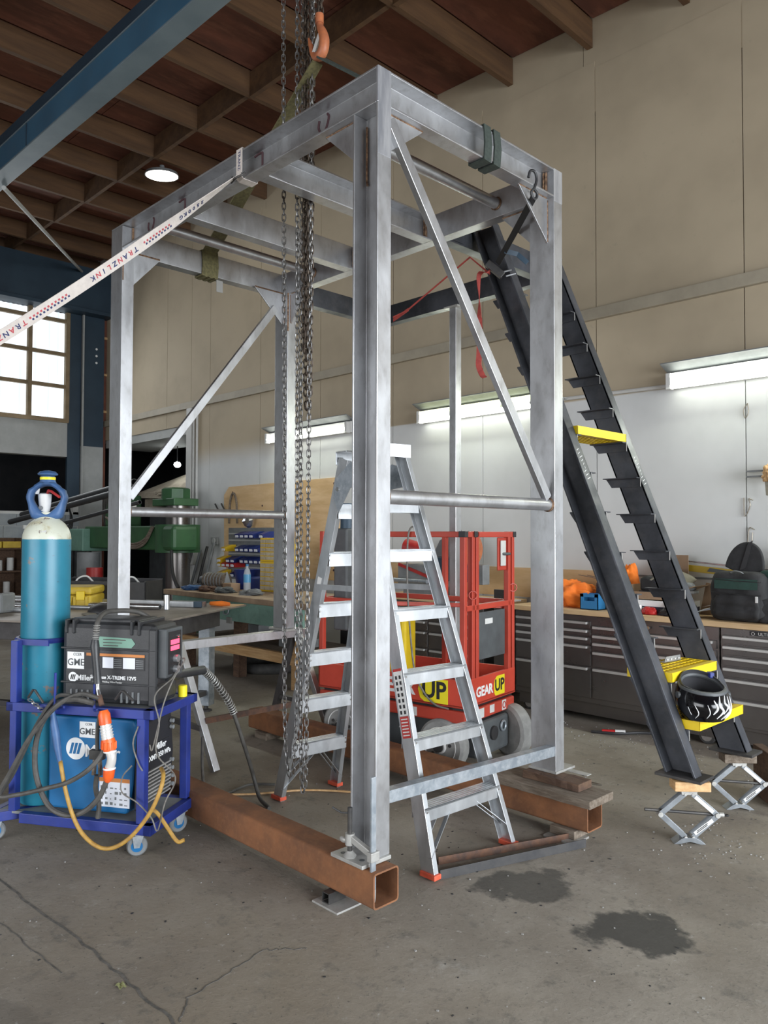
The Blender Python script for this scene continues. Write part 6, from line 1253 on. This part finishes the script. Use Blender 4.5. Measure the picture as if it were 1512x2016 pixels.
# ================================================================== wall bits at the right
for k, (x, pts) in enumerate(((-.01, [(0,2.47),(-.03,2.42),(-.02,2.36),(.005,2.40),(0,2.47)]), (0, [(.02,1.74),(-.01,1.75),(0,1.70),(-.04,1.62),(-.045,1.76)]), (0, [(.03,1.52),(-.01,1.53),(-.02,1.40),(0,1.33),(.015,1.50)]))):
    o = MB().tube(cat_rom([(x+a,YW-.012,z) for a, z in pts],4), .004, 6).ob('wire_hook', 'wire'); tag(o, ('upper bent wire hook on the white wall','middle bent wire hook on the white wall','lower bent wire hook on the white wall')[k], 'hook', 'wire hooks on the wall')
wbk = thing('wall_bracket', 'steel arm bracket with a brown glove on the white wall at the right edge', 'bracket', (.1,YW,1.93)); 
for z in (1.905,1.945): MB().box(.0,.30,YW-.09,YW-.07,z,z+.012).ob('arm', 'mid_grey', wbk)
MB().box(.26,.29,YW-.09,YW-.001,1.88,1.98).ob('wall_plate', 'mid_grey', wbk)
cloth('x', 'x', 'x', (.17,YW-.09,1.91), .05, .035, .075, 'wood_new', 51, .3); _o = bpy.data.objects['x']; _o.name = 'glove'; fin(_o, wbk); del _o['label'], _o['category']
MB().prism([(0,0),(.03,0),(.05,-.14),(.01,-.13),(.005,-.05)], (.13,YW-.09,1.90), X, Z, Y*.01).ob('glove_fingers', 'khaki', wbk)
# ================================================================== chain hoist over the frame
CY = .41
ch = thing('chain_hoist', 'chain hoist with long hand chains hanging through the frame', 'chain hoist', (-1.05,CY,4.9))
MB().box(-1.19,-.92,CY-.10,CY+.16,4.62,4.84).ob('hoist_body', 'mid_grey', ch, bevel=.03); MB().cyl((-1.06,CY-.14,4.73),(-1.06,CY+.18,4.73),.14,n=24).ob('chain_wheel', 'red_paint', ch, True); MB().cyl((-1.05,CY+.10,4.84),(-1.05,CY+.10,4.965),.02,n=8).ob('top_hook', 'dark_steel', ch, True)
def link_tpl(lw, ll, r_):
    n = 12; pts = []
    for k in range(n):
        t = 2*math.pi*k/n; pts.append(V((lw*math.cos(t), 0, ll*math.sin(t)*.55+(ll-lw)*(.55 if math.sin(t) > .01 else -.55 if math.sin(t) < -.01 else 0)*0+ (ll*.45 if math.sin(t) > .01 else -ll*.45 if math.sin(t) < -.01 else 0))))
    return MB().tube(pts, r_, 5, True)
def chain(name, pts, pitch, lw, ll, r_, mat):
    tpl = link_tpl(lw, ll, r_); m_ = MB(); P = [V(p) for p in pts]; L = [0]
    for a, b_ in zip(P, P[1:]): L.append(L[-1]+(b_-a).length)
    s_ = 0; i = 0; k = 0
    while s_ < L[-1]:
        while i < len(P)-2 and s_ > L[i+1]: i += 1
        t = (s_-L[i])/(L[i+1]-L[i]); p = P[i]+(P[i+1]-P[i])*t; d = (P[i+1]-P[i]).normalized()
        x = V((.699,.715,0)) if k % 2 == 0 else V((-.715,.699,0)); x = (Matrix.Rotation(.35*math.sin(k*.13), 3, 'Z') @ x); x = (x-d*x.dot(d)).normalized(); y = d.cross(x)
        m_.add([p+x*v[0]+y*v[1]+d*v[2] for v in tpl.v], tpl.f); s_ += pitch; k += 1
    return m_.ob(name, mat, ch, True, kind='stuff')
chain('hand_chain', [(-1.19,CY,4.75),(-1.184,CY,4.15),(-1.151,CY,1.90),(-1.137,CY,.55),(-1.125,CY,.34),(-1.10,CY,.22),(-1.081,CY,.195),(-1.06,CY,.22),(-1.04,CY,.36),(-1.030,CY,.60),(-1.040,CY,2.0),(-1.061,CY,4.1),(-1.065,CY,4.75)], .032, .0100, .0215, .0032, 'chain')
chain('hand_chain', [(-1.038,CY+.02,4.75),(-1.036,CY+.02,2.0),(-1.020,CY+.02,.4),(-1.012,CY+.02,.20),(-1.000,CY+.02,.13),(-.985,CY+.02,.15),(-.975,CY+.02,.30),(-.968,CY+.02,1.9),(-.955,CY+.02,4.1),(-.955,CY+.02,4.75)], .032, .0100, .0215, .0032, 'chain')
for k, (xa, xb, zb_) in enumerate(((-1.030,-.998,2.15),(-1.012,-.980,2.45))): chain('load_chain', [(xa-.01,CY+.05-.03*k,4.75),(xa,CY+.05-.03*k,zb_+.1),(xa+.008,CY+.05-.03*k,zb_+.02),((xa+xb)/2,CY+.05-.03*k,zb_-.02),(xb-.008,CY+.05-.03*k,zb_+.02),(xb,CY+.05-.03*k,zb_+.1),(xb+.012,CY+.05-.03*k,4.75)], .038, .0130, .0265, .0045, 'chain_dark')
for dx in (-.011,.011): chain('hook_chain', [(-.872+dx*1.6,CY,4.75),(-.872+dx,CY,4.21)], .038, .0125, .0255, .0042, 'chain_dark')
hkp = [(-.872,CY,4.165),(-.866,CY,4.135),(-.845,CY,4.095),(-.832,CY,4.05),(-.840,CY,4.005),(-.866,CY,3.982),(-.900,CY,3.992),(-.926,CY,4.025),(-.945,CY,4.075),(-.962,CY,4.118)]
rr_ = [.014,.019,.024,.027,.028,.027,.022,.017,.012,.005]
MB().tube(cat_rom(hkp,4), .02, 10, rs=[rr_[min(9,i//4)]+(rr_[min(9,i//4+1)]-rr_[min(9,i//4)])*(i % 4)/4 for i in range(37)]).ob('hook', 'hook_orange', ch, True); MB().cyl((-.872,CY,4.155),(-.872,CY,4.205),.022,n=16).ob('hook_block', 'hook_orange', ch, True); MB().bar((-.868,CY,4.10),(-.905,CY-.01,4.01),.010,.020).ob('safety_latch', 'white', ch)
# slings
hkb = V((-.868,CY,3.965))
sg = thing('lifting_sling', 'dark green lifting sling from the hook wrapped on the right end beam', 'sling', hkb)
yS = .735
MB().strap([hkb+V((.0,.0,.01)), (-.09,yS-.005,H+.012)], (.2,1,.1), .055, .010).ob('webbing', 'sling_green', sg)
for y in (.700,.772):
    e = .006; loop = [(-.082,y,H+e),(.006,y,H+e),(.008,y+.006,H-.075),(.007,y,H-D-e),(-.082,y,H-D-e),(-.084,y,H-.07),(-.082,y,H+e)]; MB().strap(loop, (0,1,0), .052, .009).ob('wrap', 'sling_green', sg)
sg2 = thing('lifting_sling', 'olive lifting sling from the hook choked on the left end beam', 'sling', hkb)
yS = .655
for dy in (-.03,.0,.03): MB().strap([hkb+V((-.02,dy*.3,-.01)), (-2.32,yS+dy,H+.014)], (.2,1,.1), .045, .010).ob('webbing', 'sling_olive', sg2)
for k in range(6):
    y = yS-.05+.02*k; e = .008+.004*(k % 2); MB().strap([(-2.41,y,H+e),(-2.325,y,H+e),(-2.322,y+.004,H-.08),(-2.324,y,H-D-e),(-2.41,y,H-D-e),(-2.412,y,H-.08),(-2.41,y,H+e)], (0,1,0), .022, .012).ob('wrap', 'sling_olive', sg2)
MB().box(-2.322,-2.319,yS+.05,yS+.10,H-D-.10,H-D-.02).ob('tag', 'chip', sg2)
# printed load strap on the front beam, running down to the left
ts = thing('ratchet_strap', 'white printed ratchet strap tied around the front beam running down to the left', 'strap', (-1.0,0,3.3))
e = .004; xw = -.985
MB().strap([(xw,-e,H-.12),(xw,-e,H+e),(xw,FL+e,H+e),(xw+.01,FL+e,H-D-e),(xw+.01,0,H-D-e),(xw,-.012,H-.13)], (1,0,0), .050, .003).ob('loop', 'strap_white', ts)
pA, pB = V((xw-.005,-.015,H-.135)), V((-1.24,-1.35,2.03))
dS = (pB-pA); dn = dS.normalized()
wA, wB = V((1,0,.2)), V((.55,-.45,.72))
nS = 24; WV = []
for k in range(nS+1):
    t = k/nS; tt = min(1, t/.30); WV.append((wA*(1-tt)+wB*tt))
MB().strap([pA+dS*(k/nS)-Z*.03*math.sin(math.pi*k/nS) for k in range(nS+1)], WV, .060, .003).ob('webbing', 'strap_white', ts)
def on_strap(t):
    p = pA+dS*t-Z*.03*math.sin(math.pi*t); d = (dS-Z*.03*math.pi*math.cos(math.pi*t)).normalized(); tt = min(1, t/.30); wv = wA*(1-tt)+wB*tt; wv = (wv-d*wv.dot(d)).normalized(); n_ = d.cross(wv)
    if n_.dot(V(cam.matrix_world.translation)-p) < 0: n_ = -n_
    return p, d, wv, n_
def strap_text(s, t0, size, mats):
    for i, chh in enumerate(s):
        p, d, wv, n_ = on_strap(t0+i*size*.92/dS.length); u = d; v = n_.cross(u); text(chh, size, mats[i % len(mats)], ts, p+n_*.0022, u, v, bold=.0006)
def checks(t0, n):
    for i in range(n):
        p, d, wv, n_ = on_strap(t0+i*.019/dS.length); v = n_.cross(d)
        for j, m_ in ((.008,'print_blue'), (-.004,'print_red')): MB().obox(p+n_*.0022+v*(j if i % 2 else j)-d*(.0045 if j > 0 else -.0045), d*.0045, v*.0045, n_*.0004).ob('check', m_, ts)
strap_text('2500KG', .13, .030, ['print_blue']); checks(.245, 9); strap_text('TRANZLINK', .36, .034, ['print_blue','print_red']); checks(.575, 11); strap_text('TRANZLINK', .70, .034, ['print_red','print_blue']); checks(.92, 4)
text('TRANZ', .030, 'print_blue', ts, (xw,-e-.002,H-.055), (0,0,-1), (1,0,0))
MB().tube(cat_rom([(xw-.02,-.03,H-.14),(xw+.01,-.045,H-.16),(xw+.05,-.03,H-.155),(xw+.06,-.01,H-.135)],5), .005, 8).tube([(xw-.03,-.03,H-.165),(xw+.03,-.03,H-.150)], .004, 8).ob('claw_hook', 'dark_steel', ts, True)
# black tie-down with hook on the right end beam to the stair head
bs = thing('tie_down_strap', 'black ratchet tie-down hooked over the right end beam to the stair head', 'strap', (-.2,1.15,3.2))
h0 = V((-.030,1.06,H-D+.02))
MB().tube(cat_rom([(-.005,1.045,H-D+.03),(-.0,1.055,H-D+.065),(.004,1.085,H-D+.07),(.006,1.10,H-D+.035),(.004,1.085,H-D-.01),(-.004,1.07,H-D-.035),(-.006,1.085,H-D-.06),(-.004,1.11,H-D-.055),(-.002,1.115,H-D-.03),(-.002,1.09,H-D-.015)],5), .007, 8).ob('hook', 'black', bs, True)
hp0, hp1 = V((-.008,1.09,H-D-.06)), V((-.52,1.47,3.06))
MB().strap([hp0, hp0+(hp1-hp0)*.35, hp1], (.29,.285,-.38), .034, .004).ob('webbing', 'strap_black', bs); MB().strap([hp0+(hp1-hp0)*.78, hp0+(hp1-hp0)*.80+V((.05,.06,-.01)), hp0+(hp1-hp0)*.80+V((.09,.10,-.06))], (.3,.3,.9), .028, .003).ob('tail', 'navy', bs)
rtk = hp1+V((-.02,.0,-.02))
MB().obox(rtk+V((0,0,-.01)), V((.035,.03,-.04)), V((-.012,.014,0)), V((.010,.008,.016))).ob('ratchet', 'dark_steel', bs, bevel=.003)
for k in range(2): MB().cyl(rtk+V((.035+.03*k,.02,-.03-.03*k)), rtk+V((.075+.03*k,.06,-.015-.03*k)), .005, n=8).ob('ratchet_pin', 'alloy', bs, True)
rs_ = thing('red_strap', 'red webbing strap hanging loose from the ratchet at the stair head', 'strap', (-.63,1.46,2.8))
MB().strap(cat_rom([rtk+V((-.02,-.02,-.02)),(-.640,1.45,3.02),(-.640,1.45,2.88),(-.640,1.45,2.76)],5), [V((math.cos(k*.22),math.sin(k*.22),0)) for k in range(16)], .030, .003).strap(cat_rom([(-.640,1.45,2.76),(-.637,1.45,2.66),(-.640,1.45,2.55),(-.645,1.45,2.48),(-.62,1.45,2.42),(-.60,1.45,2.40)],4), [V((1,.3+.05*k,0)) for k in range(21)], .034, .003).ob('tail', 'strap_red', rs_)
MB().tube([rtk+V((-.03,-.01,-.03)),(-.752,1.50,3.165),(-1.289,1.50,2.945),(-1.40,1.49,2.925)], .006, 6).ob('cord', 'strap_red', rs_); MB().strap([(-1.27,1.50,2.952),(-1.40,1.49,2.905)], (.3,.3,1), .026, .003).ob('end_loop', 'strap_red', rs_)
# ================================================================== floor litter
random.seed(17)
lit = MB()
for k in range(420):
    if k < 70: x, y = random.gauss(.66,.16), random.gauss(1.60,.16)
    elif k < 260: x, y = random.uniform(-1.2,1.2), random.uniform(2.6,3.3)
    else: x, y = random.uniform(-2,1.9), random.uniform(-1.2,2.4)
    s_ = random.uniform(.0015,.0045); a = random.uniform(0,3); lit.obox((x,y,s_*.5), (s_*math.cos(a),s_*math.sin(a),0), (-s_*.7*math.sin(a),s_*.7*math.cos(a),0), (0,0,s_*.5))
o = lit.ob('metal_swarf', 'chip', kind='stuff'); tag(o, 'scattered metal chips and grit on the concrete floor', 'swarf')
lit = MB()
for k in range(260):
    x, y = random.uniform(-1.9,2.0), random.uniform(-1.2,2.9); s_ = random.uniform(.002,.006); a = random.uniform(0,3); lit.obox((x,y,.001), (s_*math.cos(a),s_*math.sin(a),0), (-s_*.6*math.sin(a),s_*.6*math.cos(a),0), (0,0,.001))
o = lit.ob('dark_grit', 'black', kind='stuff'); tag(o, 'scattered dark grit on the concrete floor', 'grit')
o = MB().grid(lambda u, v: V((-.235+.035*u,-.955+.025*v,.002+.006*math.sin(3*u+4*v)**2)), 5, 4).ob('dry_leaf', 'leaf_litter', smooth=True); tag(o, 'dry yellow green leaf on the floor at the slab joint', 'leaf')
m_ = thing('marker_pen', 'red and white capped hose end on the floor before the cabinets', 'hose', (-.72,3.14,0)); MB().cyl((-.80,3.10,.018),(-.72,3.15,.018),.014,n=10).ob('red_cap', 'bin_red', m_, True); MB().cyl((-.72,3.15,.018),(-.66,3.19,.018),.016,n=10).ob('white_body', 'white', m_, True)
o = MB().tube(cat_rom([(-.86,3.05,.012),(-.70,3.13,.012),(-.58,3.28,.012),(-.40,3.40,.012)],6), .010, 8).ob('air_hose', 'black', smooth=True); o.location.z = 0; tag(o, 'short black air hose on the floor under the cabinets', 'hose')
o = MB().tube(cat_rom([(-.52,1.95,.004),(-.36,2.0,.004),(-.18,2.02,.004),(-.40,1.93,.004)],5), .003, 6).ob('wire_scrap', 'wire'); tag(o, 'bent scrap of wire on the floor left of the front jack', 'wire')
for _t in list(bpy.data.objects):
    if '_lo' in _t: del _t['_lo']

for _o in WORLD:
    if '_w' in _o: del _o['_w']
